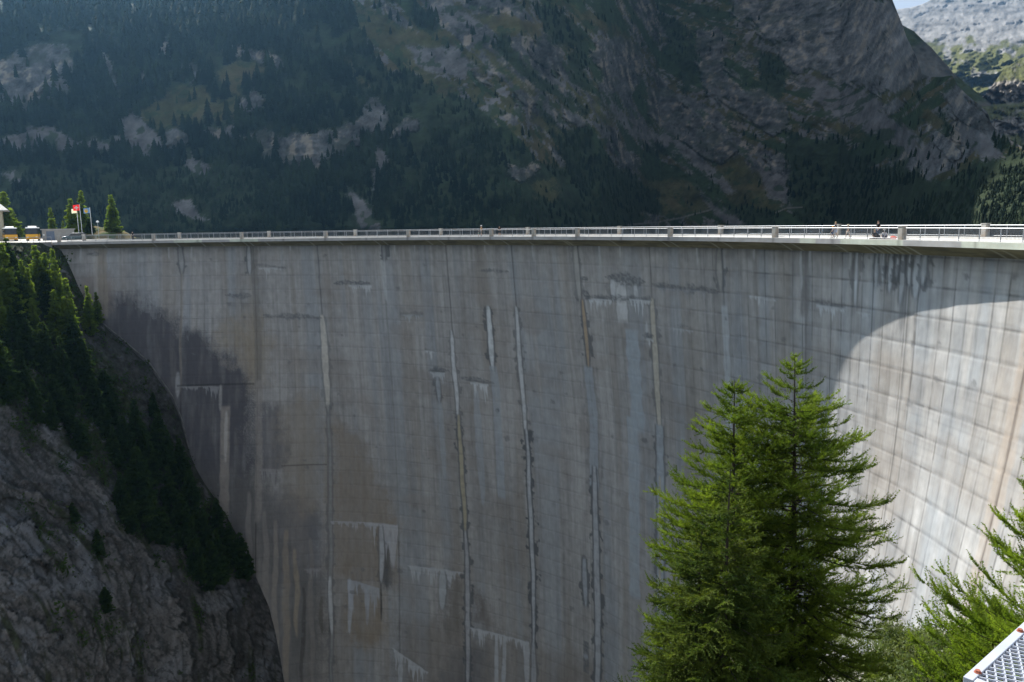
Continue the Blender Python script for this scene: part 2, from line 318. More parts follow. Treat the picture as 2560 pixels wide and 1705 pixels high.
    vrun(17.95, -15, -34, 1.25, (.54, .51, .45), .92, .35); vrun(18.0, -33, -92, .55, (.37, .37, .36), .5, .5, blob=.5); vrun(18.0, -68, -80, .7, W, .7)
    vrun(24.9, -1.4, -12, .9, (.44, .45, .45), .8, .0); vrun(25.1, -1.4, -4.4, .7, W, .3, .8, blob=1.8); vrun(24.9, -12, -60, .6, (.33, .33, .32), .5)
    vrun(31.8, -17, -34, .75, W, .9, .5); vrun(31.9, -33, -58, .8, (.41, .365, .26), .92, .8); vrun(31.9, -56, -92, .8, (.46, .46, .47), .75, .8)
    vrun(38.8, -12, -36, .75, (.52, .53, .53), .95, .55); vrun(38.9, -34, -76, .7, (.50, .51, .52), .85, .92, blob=1.2); vrun(38.9, -75, -92, 1.0, (.42, .43, .44), .7, .5)
    vrun(45.5, -1.4, -10.5, .9, (.42, .41, .38), .7, .4); vrun(45.8, -10, -21.5, .6, (.45, .35, .24), .9, .75); vrun(45.75, -21, -42, 1.7, (.33, .36, .385), .8, .3, taper=False)
    vrun(45.8, -38, -92, 1.1, (.45, .46, .47), .8, .85)
    vrun(52.8, -9, -30, .95, (.50, .46, .38), .9, .5); vrun(52.8, -28, -92, 1.3, (.38, .41, .43), .8, .7, taper=False); vrun(52.75, -36, -60, .4, (.46, .38, .25), .7)
    vrun(59.2, -1.4, -7, .8, (.44, .42, .38), .6, .6); vrun(59.4, -9, -34, 1.1, (.43, .45, .46), .75, taper=False)
    vrun(66.1, -1.4, -9, 1.3, (.20, .195, .19), .8, taper=False); vrun(65.8, -1.4, -6, .4, W, .6); vrun(69.85, -1.4, -7.2, .35, (.60, .62, .63), .85, .5)
    vrun(66.4, -9, -30, .8, (.26, .25, .24), .4)
    for p, e, w in ((71.3, -5, .35), (71.7, -4.4, .3), (72.2, -5.4, .5), (72.6, -4, .3), (72.95, -6.5, .5), (73.4, -4.6, .35), (73.9, -5.6, .9), (74.3, -4.4, .4)):
        vrun(p, -1.4, e, w, (.55, .57, .58), .8, .65, blob=1.3)
    vrun(73.1, -5, -9, .8, (.2, .2, .2), .6)
    vrun(80.7, -5, -40, 1.7, (.45, .36, .28), .5, taper=False); vrun(80.7, -5, -40, .16, (.10, .08, .07), .9, taper=False)
    vrun(74.0, -7, -15, .22, (.12, .11, .10), .7, taper=False)
    # single runs between the joints
    vrun(35.9, -12.2, -24, 1.0, (.58, .60, .60), .95, .75); vrun(35.95, -23, -48, 1.6, (.34, .37, .395), .7, taper=False); vrun(33.9, -28, -50, 1.6, (.34, .37, .395), .55)
    vrun(49.8, -6.6, -12.8, 2.0, (.55, .55, .54), .9, .1, taper=False); vrun(50.6, -14, -30, 2.6, (.345, .38, .405), .9, taper=False); vrun(50.0, -28, -58, 2.2, (.345, .38, .405), .8, taper=False)
    vrun(49.0, -6.5, -9.8, .9, W, .8, .3); vrun(51.3, -7, -10, .7, W, .8, .2); vrun(52.1, -12.5, -15.5, .4, W, .6)
    scab(48.3, 52.3, -6.1, -6.6, 1.7); scab(52.8, 59.0, -6.9, -7.2, 1.3, .8); scab(46.1, 52.8, -9.5, -9.2, 1.0, .7)
    fringe(46.3, 48.9, -9.8, -9.7, 1.6, dark=.5); fringe(50.6, 52.7, -9.3, -9.2, 2.2, dark=.5); fringe(53.5, 58, -7.3, -7.3, 1.0, (.3, .31, .32), .5)
    scab(51.6, 52.8, -14.7, -14.6, .9); fringe(51.8, 52.7, -15, -15, 1.2); scab(35.2, 38.4, -5.9, -6, .8, .7); fringe(26.3, 28.9, -14.5, -14.4, 1., (.42, .45, .46), .6, .4)
    scab(32.3, 35.9, -25.9, -26.1, .9); fringe(33.3, 35.3, -26.4, -26.5, 2.6, dark=.4); scab(29.0, 31.1, -24.9, -24.7, 1.4); fringe(29.2, 30.8, -25.2, -25.1, 4.5, (.45, .47, .48), .8, .6, 3.); vrun(29.9, -26, -31, .8, (.42, .45, .47), .6, .6)
    vrun(30.0, -31, -46, 1.2, (.35, .38, .40), .5); fringe(28.7, 29.8, -21.1, -21.2, 1.8, dark=.3); scab(45.8, 46.6, -6.7, -6.7, .8); scab(35.8, 36.2, -31.2, -31.2, 1.1); scab(45.9, 46.6, -9, -9.4, 1.6)
    scab(19.4, 23.4, -8.7, -8.9, 1.1, .85); fringe(21, 23.6, -9, -9.1, 1.6, amt=.6); scab(8.0, 10.8, -11, -11.3, 1.1, .75); scab(11.8, 17.9, -15.1, -15.5, 1.2, .7); scab(11.3, 14.5, -5.2, -5.6, .8, .6); fringe(11.5, 14, -5.7, -5.8, 1.6, amt=.45)
    scab(-5.5, -4.3, -2.5, -2.6, .9, .7); scab(55, 56.5, -12.4, -12.6, .5, .5); fringe(54.5, 56.5, -12.8, -12.9, .8, (.45, .47, .48), .5)
    fringe(61.5, 63.8, -7.2, -7.5, .9, amt=.6); scab(66.6, 69, -7.2, -7.4, .6, .6); fringe(67, 69.2, -7.5, -7.6, 1.2, dark=.3); fringe(70, 71, -7.7, -7.8, .6, dark=.2)
    fringe(18, 24.8, -56.7, -56.8, 1.6, (.42, .42, .43), .75, f=1.5); fringe(21.6, 24.8, -56.8, -56.9, 6.5, (.44, .44, .45), .85, f=.9); vrun(23.1, -57, -69, .9, (.45, .46, .47), .9, .5); vrun(23.05, -69, -77, .35, (.05, .05, .05), .9)
    fringe(19.6, 22.9, -68.6, -70.2, 5, (.40, .42, .45), .7, f=.9); vrun(19.9, -68.5, -80, .8, (.42, .44, .47), .8); vrun(21.6, -70, -78, .8, (.36, .38, .41), .6)
    fringe(25.8, 31.6, -64.9, -64.7, 2.6, (.44, .45, .46), .85, .3, 1.4); vrun(29.3, -65, -73, 1.3, (.43, .45, .46), .8, .3)
    fringe(32.1, 38.4, -75.7, -75.2, 2.4, (.46, .47, .48), .85, .2, 1.5); fringe(32.8, 34, -75.7, -75.7, 4.5, (.46, .47, .48), .8); vrun(34.9, -75.7, -91, .8, (.44, .45, .46), .8); vrun(35.7, -75.4, -91, .8, (.44, .45, .46), .8); vrun(38.2, -75.2, -84, 1.2, (.46, .47, .48), .7)
    fringe(24.1, 27.8, -82.3, -86.6, 3, (.46, .47, .48), .85, .2, 1.4); vrun(25.0, -83.5, -92, .9, (.45, .46, .47), .8); vrun(44.5, -55, -64, .9, (.42, .44, .46), .7, .8)
    scab(44.2, 44.8, -73.4, -73.4, 0); vrun(44.5, -72.9, -74, .9, (.4, .42, .45), .6)
    fringe(3.4, 7.5, -28.8, -29, 1.8, (.33, .33, .33), .7, f=1.6); blend(.8 * ((ph > 3.2) & (ph < 10.8)) * np.exp(-((z + 28.7) / .14) ** 2), (.03, .03, .03))
    vrun(7.5, -28.8, -34, .7, (.38, .37, .35), .7); vrun(8.0, -33, -60, 1.8, (.30, .27, .24), .8, taper=False); vrun(8.1, -34, -44, .7, (.42, .40, .37), .8)
    fringe(11.4, 13.6, -45.6, -45.8, 3.5, (.36, .35, .34), .5, f=1.4); blend(.6 * ((ph > 13.4) & (ph < 17.7)) * np.exp(-((z + 45.2 + .1 * noise(s * .4, z * 0)) / .14) ** 2), (.05, .04, .04))
    for p, a, b, w, cc in ((12.0, -54, -92, 1.2, (.26, .24, .22)), (12.9, -56, -92, 1.0, (.30, .27, .235)), (13.9, -58, -92, 1.3, (.29, .25, .20)), (14.8, -62, -80, .9, (.33, .28, .21)), (15.4, -70, -92, .7, (.07, .065, .06)), (17.1, -72, -80, .8, (.11, .10, .085)), (10.4, -50, -88, 1.1, (.25, .235, .22)), (16.2, -60, -92, .9, (.24, .22, .2))):
        vrun(p, a, b, w, cc, .7, wob=.6)
    fringe(15.6, 17.2, -66.2, -66.4, 2.4, (.33, .32, .32), .6)
    # darker band with light hems straight below the cornice
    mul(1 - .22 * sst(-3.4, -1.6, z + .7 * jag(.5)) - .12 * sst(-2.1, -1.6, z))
    for k in range(26):
        p = -6 + k * 3.55 + 1.5 * math.sin(k * 7.3)
        if rnd(k, 3.) > .45: vrun(p, -1.4, -2.5 - 2.5 * rnd(k, 5.), .3, (.46, .47, .47), .55)
    for k in range(160):                                                      # small spalls and tie holes
        p, zz = -5 + 88 * rnd(k, 1.7), -2 - 80 * rnd(k, 9.2); r_ = .18 + .35 * rnd(k, 4.4) ** 3
        c_, s_, _, z_ = window(p - 1, p + 1, zz + 2, zz - 2)
        if c_.size:
            d = np.hypot((s_ - math.radians(p) * R) / 1.3, z_ - zz) + .25 * noise(s_ * 2, z_ * 2, k); blend(.55 * sst(r_ + .1, r_ - .1, d), (.15, .15, .15), c_)
    return c

dam = empty('arch_dam', tuple(on_dam(37.6, R + 4, -90.0)), label='tall curved grey concrete arch dam with streaked stained face spanning the gorge', cat='dam')
def dchild(o):
    o.parent = dam; o.matrix_parent_inverse = Matrix.Translation(-Vector(dam.location)); return o
p1 = np.concatenate([np.arange(-8.2, 84.0, .085), np.arange(84.2, 124, .6)]); z1 = np.concatenate([np.arange(-1.4, -93, -.2), np.arange(-95, -118, -3.)])
off = wall_offset(p1, z1); PP, ZZ = np.meshgrid(p1, z1)
relief = .03 * fbm(np.radians(PP) * R * .5, ZZ * .5, 2., 3) + .04 * (np.abs(((ZZ + 1.55) / 2.8) % 1 - .5) > .46)
Vw = on_dam(PP, R + off + relief, ZZ).reshape(-1, 3)
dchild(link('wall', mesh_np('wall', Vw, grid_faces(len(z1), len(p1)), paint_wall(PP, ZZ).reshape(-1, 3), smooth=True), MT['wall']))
def ring(name, prof, mt, ph0=-8.2, ph1=124., step=.5, paint=None, parent=dam):
    ph = np.arange(ph0, ph1 + step / 2, step); pr = np.array(prof, float); A, B = np.meshgrid(ph, np.arange(len(pr)))
    V = on_dam(A, pr[B, 0], pr[B, 1]).reshape(-1, 3)
    c = paint(A, B).reshape(-1, 3) if paint else None
    o = link(name, mesh_np(name, V, grid_faces(len(pr), len(ph)), c), mt); return dchild(o) if parent is dam else o
def paint_fascia(ph, i):
    s = np.radians(ph) * R; c = np.empty(ph.shape + (3,)); c[:] = (.36, .35, .335)
    for a, b in ((3.5, 6.4), (9.2, 12.2), (66.9, 68.), (69.9, 74.), (77.5, 95)):
        m = (ph > a) & (ph < b); c[m] = (.50, .52, .43)
    c *= (1 + .16 * fbm(s * .3, i * .3, 4., 4) + .10 * noise(s * 1.5, i * .1, 7.))[..., None]
    c *= (1 - .4 * np.exp(-((((ph - 1.4) / 4.525 + .5) % 1 - .5) / .025) ** 2))[..., None]; return c
def paint_haunch(ph, i):
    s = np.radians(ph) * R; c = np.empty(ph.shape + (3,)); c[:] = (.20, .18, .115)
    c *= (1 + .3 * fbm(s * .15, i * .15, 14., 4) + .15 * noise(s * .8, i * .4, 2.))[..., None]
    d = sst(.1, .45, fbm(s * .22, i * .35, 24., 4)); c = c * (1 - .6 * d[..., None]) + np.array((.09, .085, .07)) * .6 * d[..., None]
    for k in range(60):
        p = -6 + 2.4 * k * (1 + .0) + .9 * math.sin(k * 3.1); m = np.exp(-((s - math.radians(p) * R) / .16) ** 2) * .6 * ((k * 7) % 5 < 3); c = c * (1 - m[..., None]) + np.array((.42, .42, .36)) * m[..., None]
    for p in (71.2, 71.7, 72.2, 72.6, 73., 73.5, 74.1, 66, 45.4, 38.7, 24.8, 10.6, 11.2, 3.6, 59.2):
        m = np.exp(-((s - math.radians(p) * R) / .15) ** 2) * .6; c = c * (1 - m[..., None]) + np.array((.46, .46, .40)) * m[..., None]
    return c
def paint_deck(ph, i):
    s = np.radians(ph) * R; c = np.empty(ph.shape + (3,)); c[:] = (.52, .50, .46); c *= (1 + .08 * fbm(s * .4, i * .5, 34., 4))[..., None]; return c
ring('cornice', [(R - .15, -.02), (R - .15, -.15), (R - .15, -.3), (R - .15, -.45), (R - .15, -.55)], MT['deck'], step=.12, paint=paint_fascia)
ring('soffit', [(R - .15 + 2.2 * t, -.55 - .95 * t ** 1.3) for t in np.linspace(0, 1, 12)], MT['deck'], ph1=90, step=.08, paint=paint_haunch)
ring('roadway', [(R - .15, -.02), (R - .13, 0), (R + 1.3, .0), (R + 1.3, -.12), (R + 1.31, -.12), (R + 4, -.09), (R + 7.0, -.12), (R + 7.0, .10), (R + 7.01, .11), (R + 8.6, .12), (R + 8.6, -.5), (R + 7.8, -1.6)], MT['deck'], step=.25, paint=paint_deck)
ring('upstream_face', [(R + 7.8, -1.6), (R + 8.5, -12), (R + 10, -30), (R + 12, -60), (R + 12, -115)], MT['conc'], step=1.)
for nm, a in (('end_face', -8.2),):
    pts = [on_dam(a, R - .15, 0.), on_dam(a, R + 8.6, 0.), on_dam(a, R + 8.5, -12.), on_dam(a, R + 1, -12.), on_dam(a, R + 2, -1.5), on_dam(a, R - .15, -.55)]
    mb = MB(); mb.add([tuple(p) for p in pts], [tuple(range(6))]); dchild(mb.build(nm, MT['conc']))

# guard railings on both sides of the crest road
def railing(name, r, z0, piers, ph0, ph1, hgt, label):
    root = empty(name, tuple(on_dam(37., r, z0)), label=label, cat='railing')
    def ch(o): o.parent = root; o.matrix_parent_inverse = Matrix.Translation(-Vector(root.location)); return o
    me = MB().box((0, 0, (hgt) / 2), (.58, .52, hgt)).mesh('pillar')
    cap = MB().box((0, 0, hgt + .03), (.66, .60, .06)).mesh('pillar_cap')
    for p in piers:
        o = ch(link('pillar', me, MT['pillar'])); o.location = on_dam(p, r, z0); o.rotation_euler = (0, 0, -math.radians(p))
        m = o.modifiers.new('b', 'BEVEL'); m.width = .025; m.segments = 1
        c = link('pillar_cap', cap, MT['pillar'], parent=o)
    phs = np.arange(ph0, ph1, .5)
    for nm, zz, rad in (('handrail', 1.1, .035), ('bottom_rail', .13, .018)):
        ch(MB().tube([on_dam(p, r, z0 + zz) for p in phs], rad, 5).build(nm, MT['steel']))
    bays = [q for q in np.arange(piers[0], ph1 - .1, 9.05 / 8)]
    pm = MB().box((0, 0, .55), (.05, .05, 1.1)).mesh('post')
    for q in bays[:92]:
        if min(abs(q - pp) for pp in piers) < .2: continue
        o = ch(link('post', pm, MT['steel'])); o.location = on_dam(q, r, z0); o.rotation_euler = (0, 0, -math.radians(q))
    for b0 in np.arange(piers[0], ph1 - 2, 9.05 / 2):
        n = 68; qs = b0 + 9.05 / 2 * (np.arange(n) + .5) / n; P = on_dam(qs, r, z0); V = []; Fc = []
        w = .008
        V = np.concatenate([P + np.array(d) for d in ((-w, -w, .13), (w, -w, .13), (w, w, .13), (-w, w, .13), (-w, -w, 1.08), (w, -w, 1.08), (w, w, 1.08), (-w, w, 1.08))])
        i = np.arange(n); F4 = np.concatenate([np.stack([i + a * n, i + b * n, i + (b + 4) * n, i + (a + 4) * n], -1) for a, b in ((0, 1), (1, 2), (2, 3), (3, 0))])
        ch(link('baluster_panel', mesh_np('baluster_panel', V, F4), MT['baluster']))
    return root
near_p = [-7.62] + [1.43 + 9.05 * k for k in range(11)]
railing('guard_railing', R + .12, 0.0, sorted(near_p + [42.15]), -7.6, 92, 1.22, 'grey steel railing with concrete pillars along the dam edge above the streaked wall')
railing('guard_railing', R + 8.30, .12, [2.17 - 9.05 + 9.05 * k for k in range(12)], -7, 93, 1.22, 'grey steel railing with concrete pillars along the lake side of the dam road')

# ------------------------------------------------------------------ lake, mountains
lake = MB(); arc_ = [tuple(on_dam(a, R + 8.4, -6.)) for a in np.arange(-8, 125, 3)]
lake.add([(-3000, 158, -6)] + arc_ + [(3000, arc_[-1][1], -6), (3000, 2500, -6), (-3000, 2500, -6)], [tuple(range(len(arc_) + 4))])
mw = mat('lake_water', (.05, .10, .12), rough=.12, scale=.05, amt=.1, bump=.05, bscale=.5, spec=.5)
link('lake_water', lake.mesh('lake_water'), mw, kind='structure')

def sheet(name, us, vfun_bot, top, nrow, rhofun, disp, colfun, back=(60, 90), kind='structure', mt=None, shade_ridge=None, grade=1.0):
    """terrain surface swept over bearings; rows climb from the foot to the crest, then fall behind it"""
    us = np.asarray(us, float); tv = np.interp(us, [p[0] for p in top], [p[1] for p in top]); bv = vfun_bot(us)
    t = np.linspace(0, 1, nrow)[:, None] ** grade; Vv = bv[None] * (1 - t) + tv[None] * t; U = np.repeat(us[None], nrow, 0)
    rho = rhofun(U, Vv); rho = np.maximum.accumulate(rho, axis=0) if kind == 'structure' else rho
    P0 = at(U, Vv, rho); d = disp(P0, U, Vv); P = at(U, Vv + 0 * d, rho + d)
    col = colfun(P, U, Vv)
    if shade_ridge is not None:  # unseen ridge above the slope, added to keep the sun off it
        dx, dy, _ = survey(us, tv); E_ = []; C_ = []; last = P[-1]
        for k in range(1, 19):
            step = 48.0; f = np.clip((shade_ridge(us) - last[:, 2]) / 60, 0, 1); q = last.copy(); q[:, 0] += dx * step; q[:, 1] += dy * step
            q[:, 2] = last[:, 2] + step * I1(us, [450, 700], [.4, 1.25]) * (1.28 + .4 * noise(us * .01, k * .7, 3.)) * f - (1 - f) * 5; E_.append(q); C_.append(col[-1]); last = q
        P = np.concatenate([P, np.array(E_)]); col = np.concatenate([col, np.array(C_)]); nrow += 18
    if back:
        dx, dy, _ = survey(us, tv); bk = P[-1].copy(); bk[:, 0] += dx * back[0]; bk[:, 1] += dy * back[0]; bk[:, 2] -= back[1]
        P = np.concatenate([P, bk[None]]); col = np.concatenate([col, col[-1:]]); nrow += 1
    o = link(name, mesh_np(name, P.reshape(-1, 3), grid_faces(nrow, len(us)), col.reshape(-1, 3), smooth=True), mt or MT['rock'], kind=kind)
    return o, P, U, Vv
I1 = lambda u, xs, ys: np.interp(u, xs, ys)
# --- the main mountainside across the lake
shoreD = lambda u: I1(u, [-250,600,1300,1500,1650,1800,2100,2300,2450,2750], [500,450,430,520,720,680,590,430,350,300])
slopeM = lambda u: I1(u, [-250,600,1300,1500,2200,2450,2750], [1.02,1.12,1.2,1.2,1.12,.95,.85])
def shoreV(u):
    v = np.full(u.shape, 590.0)
    for _ in range(8):
        _, _, t = survey(u, v); v = v + ((t * shoreD(u) + CAM_Z + 8) / shoreD(u)) * F_PX
    return v
def rhoA(u, v):
    _, _, t = survey(u, v); D = shoreD(u); m = slopeM(u); r = (m * D + 8 + CAM_Z) / np.maximum(m - t, .12)
    return r + I1(u, [450, 800], [1, 0]) * np.clip(75 - v, 0, 400) * 1.4
Z1 = lambda *p: [(x / 2.355, y / 2.355) for x, y in p]
Z2 = lambda *p: [(900 + x / 2.617, y / 2.617) for x, y in p]
Z3 = lambda *p: [(1700 + x / 2.7035, y / 2.7035) for x, y in p]
ROCKS = [Z1((0,350),(60,320),(130,300),(200,270),(290,250),(380,260),(400,310),(450,370),(410,440),(400,520),(350,570),(260,600),(180,650),(100,680),(30,640),(-60,600),(-60,380)),
 Z1((560,280),(600,300),(640,360),(700,500),(660,500),(600,400),(560,330)), Z1((930,265),(990,260),(1010,330),(940,350)), Z1((1060,370),(1160,380),(1170,440),(1100,500),(1130,440)),
 Z1((840,420),(890,420),(870,500),(830,490)), Z1((510,590),(610,585),(600,620),(520,610)), Z1((1300,300),(1400,280),(1660,330),(1680,390),(1600,390),(1450,330),(1330,350)),
 Z1((1150,780),(1230,740),(1300,760),(1390,710),(1380,780),(1440,800),(1560,770),(1650,790),(1800,780),(1950,770),(2100,690),(2180,610),(2230,600),(2280,680),(2270,760),(2150,760),(2120,850),(2000,900),(1900,950),(1820,990),(1740,990),(1660,960),(1560,950),(1530,880),(1500,810),(1400,800),(1280,830),(1200,820)),
 Z1((980,770),(1040,740),(1110,790),(1130,850),(1050,880),(990,880)), Z1((1400,580),(1500,520),(1560,600),(1480,660),(1400,640)),
 Z2((1120,280),(1230,260),(1330,350),(1300,420),(1290,520),(1200,440),(1130,350)), Z2((1530,270),(1700,230),(1800,320),(1850,380),(1840,520),(1760,640),(1700,600),(1560,600),(1600,450),(1540,390)),
 Z2((970,620),(1180,650),(1170,700),(1080,710),(1020,680)), Z2((1310,700),(1400,730),(1500,780),(1480,830),(1390,830),(1330,770)), Z2((980,1060),(1050,1080),(1160,1090),(1150,1140),(1040,1190),(990,1150)),
 Z2((1680,1010),(1760,1000),(1850,1070),(1780,1120),(1690,1070)), Z2((60,660),(120,650),(180,760),(100,860),(20,850)), Z2((300,790),(380,790),(360,850),(200,900),(220,850)), Z2((700,470),(860,490),(880,560),(760,540)),
 Z2((1880,560),(2000,560),(2120,700),(2200,960),(2060,900),(1900,740)), Z2((2200,200),(2355,180),(2355,700),(2260,640),(2210,420)),
 Z3((330,0),(1437,0),(1460,60),(1560,160),(1600,250),(1650,370),(1690,520),(1560,560),(1480,640),(1350,620),(1150,560),(950,470),(760,480),(720,440),(690,300),(500,200),(350,100)),
 Z3((180,430),(260,250),(300,250),(280,420),(380,500),(430,600),(560,600),(720,700),(710,890),(560,900),(400,760),(230,640)), Z3((1680,900),(1790,880),(1880,930),(1900,1080),(1800,1090),(1720,1020)),
 Z3((1370,720),(1430,680),(1500,690),(1500,740),(1400,780)), Z3((1750,620),(1880,590),(2000,700),(2090,780),(2110,900),(1980,860),(1850,790)), Z3((0,900),(200,840),(330,900),(400,1000),(300,1100),(100,1050)), Z3((580,1060),(700,1040),(720,1150),(640,1180))]
SCREE = [Z1((700,690),(830,670),(860,740),(960,800),(970,890),(820,900),(740,830),(690,760)), Z1((0,820),(80,790),(160,760),(260,750),(380,790),(450,830),(700,820),(800,880),(600,870),(400,880),(200,850),(120,910),(60,870),(-40,860)),
 Z1((2210,880),(2300,900),(2230,1000),(2215,1100),(2190,1190),(2175,1180),(2195,1080),(2200,1000)), Z1((2040,1090),(2080,1120),(2150,1210),(2230,1290),(2250,1366),(2150,1366),(2080,1250),(2030,1160)), Z1((1020,1190),(1100,1180),(1190,1240),(1260,1310),(1150,1280),(1050,1250)), Z1((1060,900),(1120,900),(1200,960),(1220,1020),(1160,1030),(1100,960)), Z1((0,1010),(100,1010),(180,1070),(80,1080)),
 Z2((300,300),(620,310),(660,370),(800,450),(600,500),(430,460),(360,400)), Z2((480,0),(600,60),(760,120),(850,190),(700,180),(560,110)), Z2((1560,430),(1700,700),(1900,850),(2050,900),(2300,1080),(2355,1180),(2200,1120),(1950,950),(1750,880),(1650,780)),
 Z3((760,510),(900,520),(1100,570),(1400,690),(1370,760),(1500,850),(1700,1000),(1900,1100),(1700,1090),(1500,1000),(1250,880),(1000,760),(850,640)), Z3((1850,830),(1950,870),(2100,960),(2200,1080),(2050,1080),(1950,960)),
 Z3((500,1160),(600,1130),(720,1200),(740,1330),(640,1330),(540,1240)), Z3((0,1010),(100,1080),(300,1230),(420,1300),(300,1290),(100,1150),(0,1080)), Z3((100,1250),(180,1320),(320,1420),(430,1540),(330,1540),(220,1420))]
GRASS = [Z1((810,640),(950,590),(1050,500),(1160,500),(1250,560),(1350,600),(1200,680),(1130,740),(1000,750),(930,760),(860,700)), Z1((1290,400),(1480,350),(1570,400),(1500,480),(1400,560),(1330,540),(1300,470)),
 Z1((2090,20),(2200,60),(2355,200),(2355,330),(2230,290),(2150,180),(2080,80)), Z1((1990,320),(2060,360),(2130,450),(2200,530),(2150,500),(2050,400)), Z1((1280,600),(1400,560),(1380,680),(1250,700)),
 Z2((60,130),(400,200),(560,220),(620,300),(400,310),(440,480),(540,540),(660,540),(560,640),(440,560),(300,420),(220,300)), Z2((620,60),(900,110),(1200,150),(1210,240),(1050,240),(880,230)),
 Z2((700,290),(860,360),(1000,470),(1180,590),(1150,615),(1000,540),(850,420)), Z2((1080,740),(1180,760),(1310,880),(1320,905),(1200,820)), Z2((1480,670),(1560,700),(1670,800),(1660,840),(1560,780)), Z2((1250,0),(1500,60),(1700,200),(1850,330),(1760,290),(1560,170),(1400,90)),
 Z2((1800,1130),(1950,1190),(2050,1150),(2300,1350),(2200,1390),(1980,1400),(1960,1280),(1870,1220)), Z2((1130,1200),(1250,1180),(1320,1280),(1250,1340),(1150,1290)),
 Z3((0,1180),(120,1290),(220,1400),(0,1450)), Z3((280,1000),(400,1080),(620,1280),(700,1390),(560,1420),(400,1380),(200,1200),(100,1120)), Z3((980,790),(1150,850),(1250,950),(1100,920),(1000,880)), Z3((1420,830),(1700,920),(1660,990),(1500,900)), Z3((380,260),(540,390),(500,390),(400,330)), Z3((270,300),(350,340),(380,400),(300,360)), Z3((1640,730),(1790,800),(1780,880),(1650,850))]
WOODS = [Z2((1130,30),(1330,60),(1400,170),(1480,290),(1480,400),(1500,490),(1420,430),(1370,420),(1380,330),(1240,280),(1200,150)), Z2((850,190),(950,230),(1000,310),(1100,420),(1220,530),(1400,640),(1500,740),(1470,760),(1350,670),(1200,600),(1100,500),(950,400),(880,300)),
 Z2((1950,60),(2060,110),(2150,230),(2200,330),(2220,440),(2160,500),(2080,430),(2000,260),(1960,160)), Z2((1590,640),(1680,640),(1740,760),(1680,770),(1640,700)), Z2((1850,880),(1960,930),(1980,1030),(1900,1010)), Z2((330,0),(480,60),(550,180),(470,210),(380,180),(340,90)), Z2((1370,420),(1480,430),(1560,560),(1480,600),(1390,520)), Z2((1540,380),(1620,320),(1640,420),(1570,440)), Z2((1150,700),(1330,840),(1500,860),(1560,1000),(1700,1100),(1950,1260),(2010,1400),(1500,1400),(1300,1000)),
 Z3((540,370),(640,360),(710,440),(720,520),(700,650),(620,640),(560,540),(540,450)), Z3((710,870),(830,930),(950,1000),(1100,1100),(1300,1120),(1500,1150),(1800,1230),(1950,1120),(2080,1060),(2325,1040),(2700,1000),(2700,1640),(1000,1640),(800,1500),(720,1350),(730,1100)),
 Z3((1540,600),(1600,640),(1690,690),(1680,730),(1600,700)), Z3((1720,720),(1800,760),(1860,850),(1860,930),(1780,850)), Z3((320,1400),(420,1400),(620,1450),(640,1540),(420,1540)), Z3((0,220),(100,260),(120,480),(60,640),(0,600)), Z3((950,940),(1100,930),(1200,1040),(1350,1090),(1200,1130),(1000,1060)), Z3((2000,690),(2060,760),(2120,900),(2060,860)), Z3((2110,930),(2200,930),(2325,1010),(2325,1090),(2200,1040))]
EDGE = [(850,-150),(850,0),(905,75),(960,170),(1080,200),(1110,225),(1190,262),(1260,330),(1330,400),(1500,435),(1560,480),(1600,560),(1600,640),(-1500,640),(-1500,-300),(850,-300)]
_cache = {}
def classA(U, V):
    key = (U.shape, float(U.flat[0]), float(U.flat[-1]))
    if key not in _cache: _cache[key] = classify(U, V)
    return _cache[key]
def classify(U, V):
    w1 = 11 * fbm(U * .018, V * .018, 3., 6, .72); w2 = 11 * fbm(U * .018, V * .018, 13., 6, .72)
    dg = sst(950, 1250, U); sw = 13 * fbm((U - V * 1.05) * .028, (U + V) * .005, 23., 5, .68); w1 = w1 * (1 - .55 * dg) + dg * sw; w2 = w2 * (1 - .55 * dg) - dg * sw * .8
    u, v = U + w1, V + w2; cl = np.zeros(U.shape, int)            # 0 alpine mix, 1 woods, 2 grass, 3 scree, 4 rock
    cl[inpoly(u, v, EDGE)] = 1
    for k, L in ((1, WOODS), (2, GRASS), (3, SCREE), (4, ROCKS)):
        for P in L:
            x0, x1 = min(p[0] for p in P) - 30, max(p[0] for p in P) + 30; m = (U > x0) & (U < x1)
            q = inpoly(u[m], v[m], P); t = cl[m]; t[q] = k; cl[m] = t
    return cl
def dispA(P, U, V):
    x, y, z = P[..., 0], P[..., 1], P[..., 2]; cl = classA(U, V)
    r = ridged(x * .006, z * .004, y * .004, 5); a = 6 * fbm(x * .02, z * .02, y * .01, 4)
    gul = ridged((x + z * .55) * .013, z * .003, 2., 3)
    rk = np.where(cl == 4, 1., .35)
    return -(14 * r + a + 9 * gul * I1(U, [-200, 1000, 1500, 2300], [.4, .7, 1.2, .8]) + rk * 7 * ridged((x + z * .7) * .03, (z - x * .3) * .05, y * .02, 4)) * sst(600, 560, V) + 6
def colA(P, U, V):
    g_ = np.random.default_rng(4); return sum(colA1(P, U, V, classify(U + g_.normal(0, s_, U.shape), V + g_.normal(0, s_, U.shape)) if s_ else classA(U, V)) for s_ in (0, 2.2, 4.5)) / 3
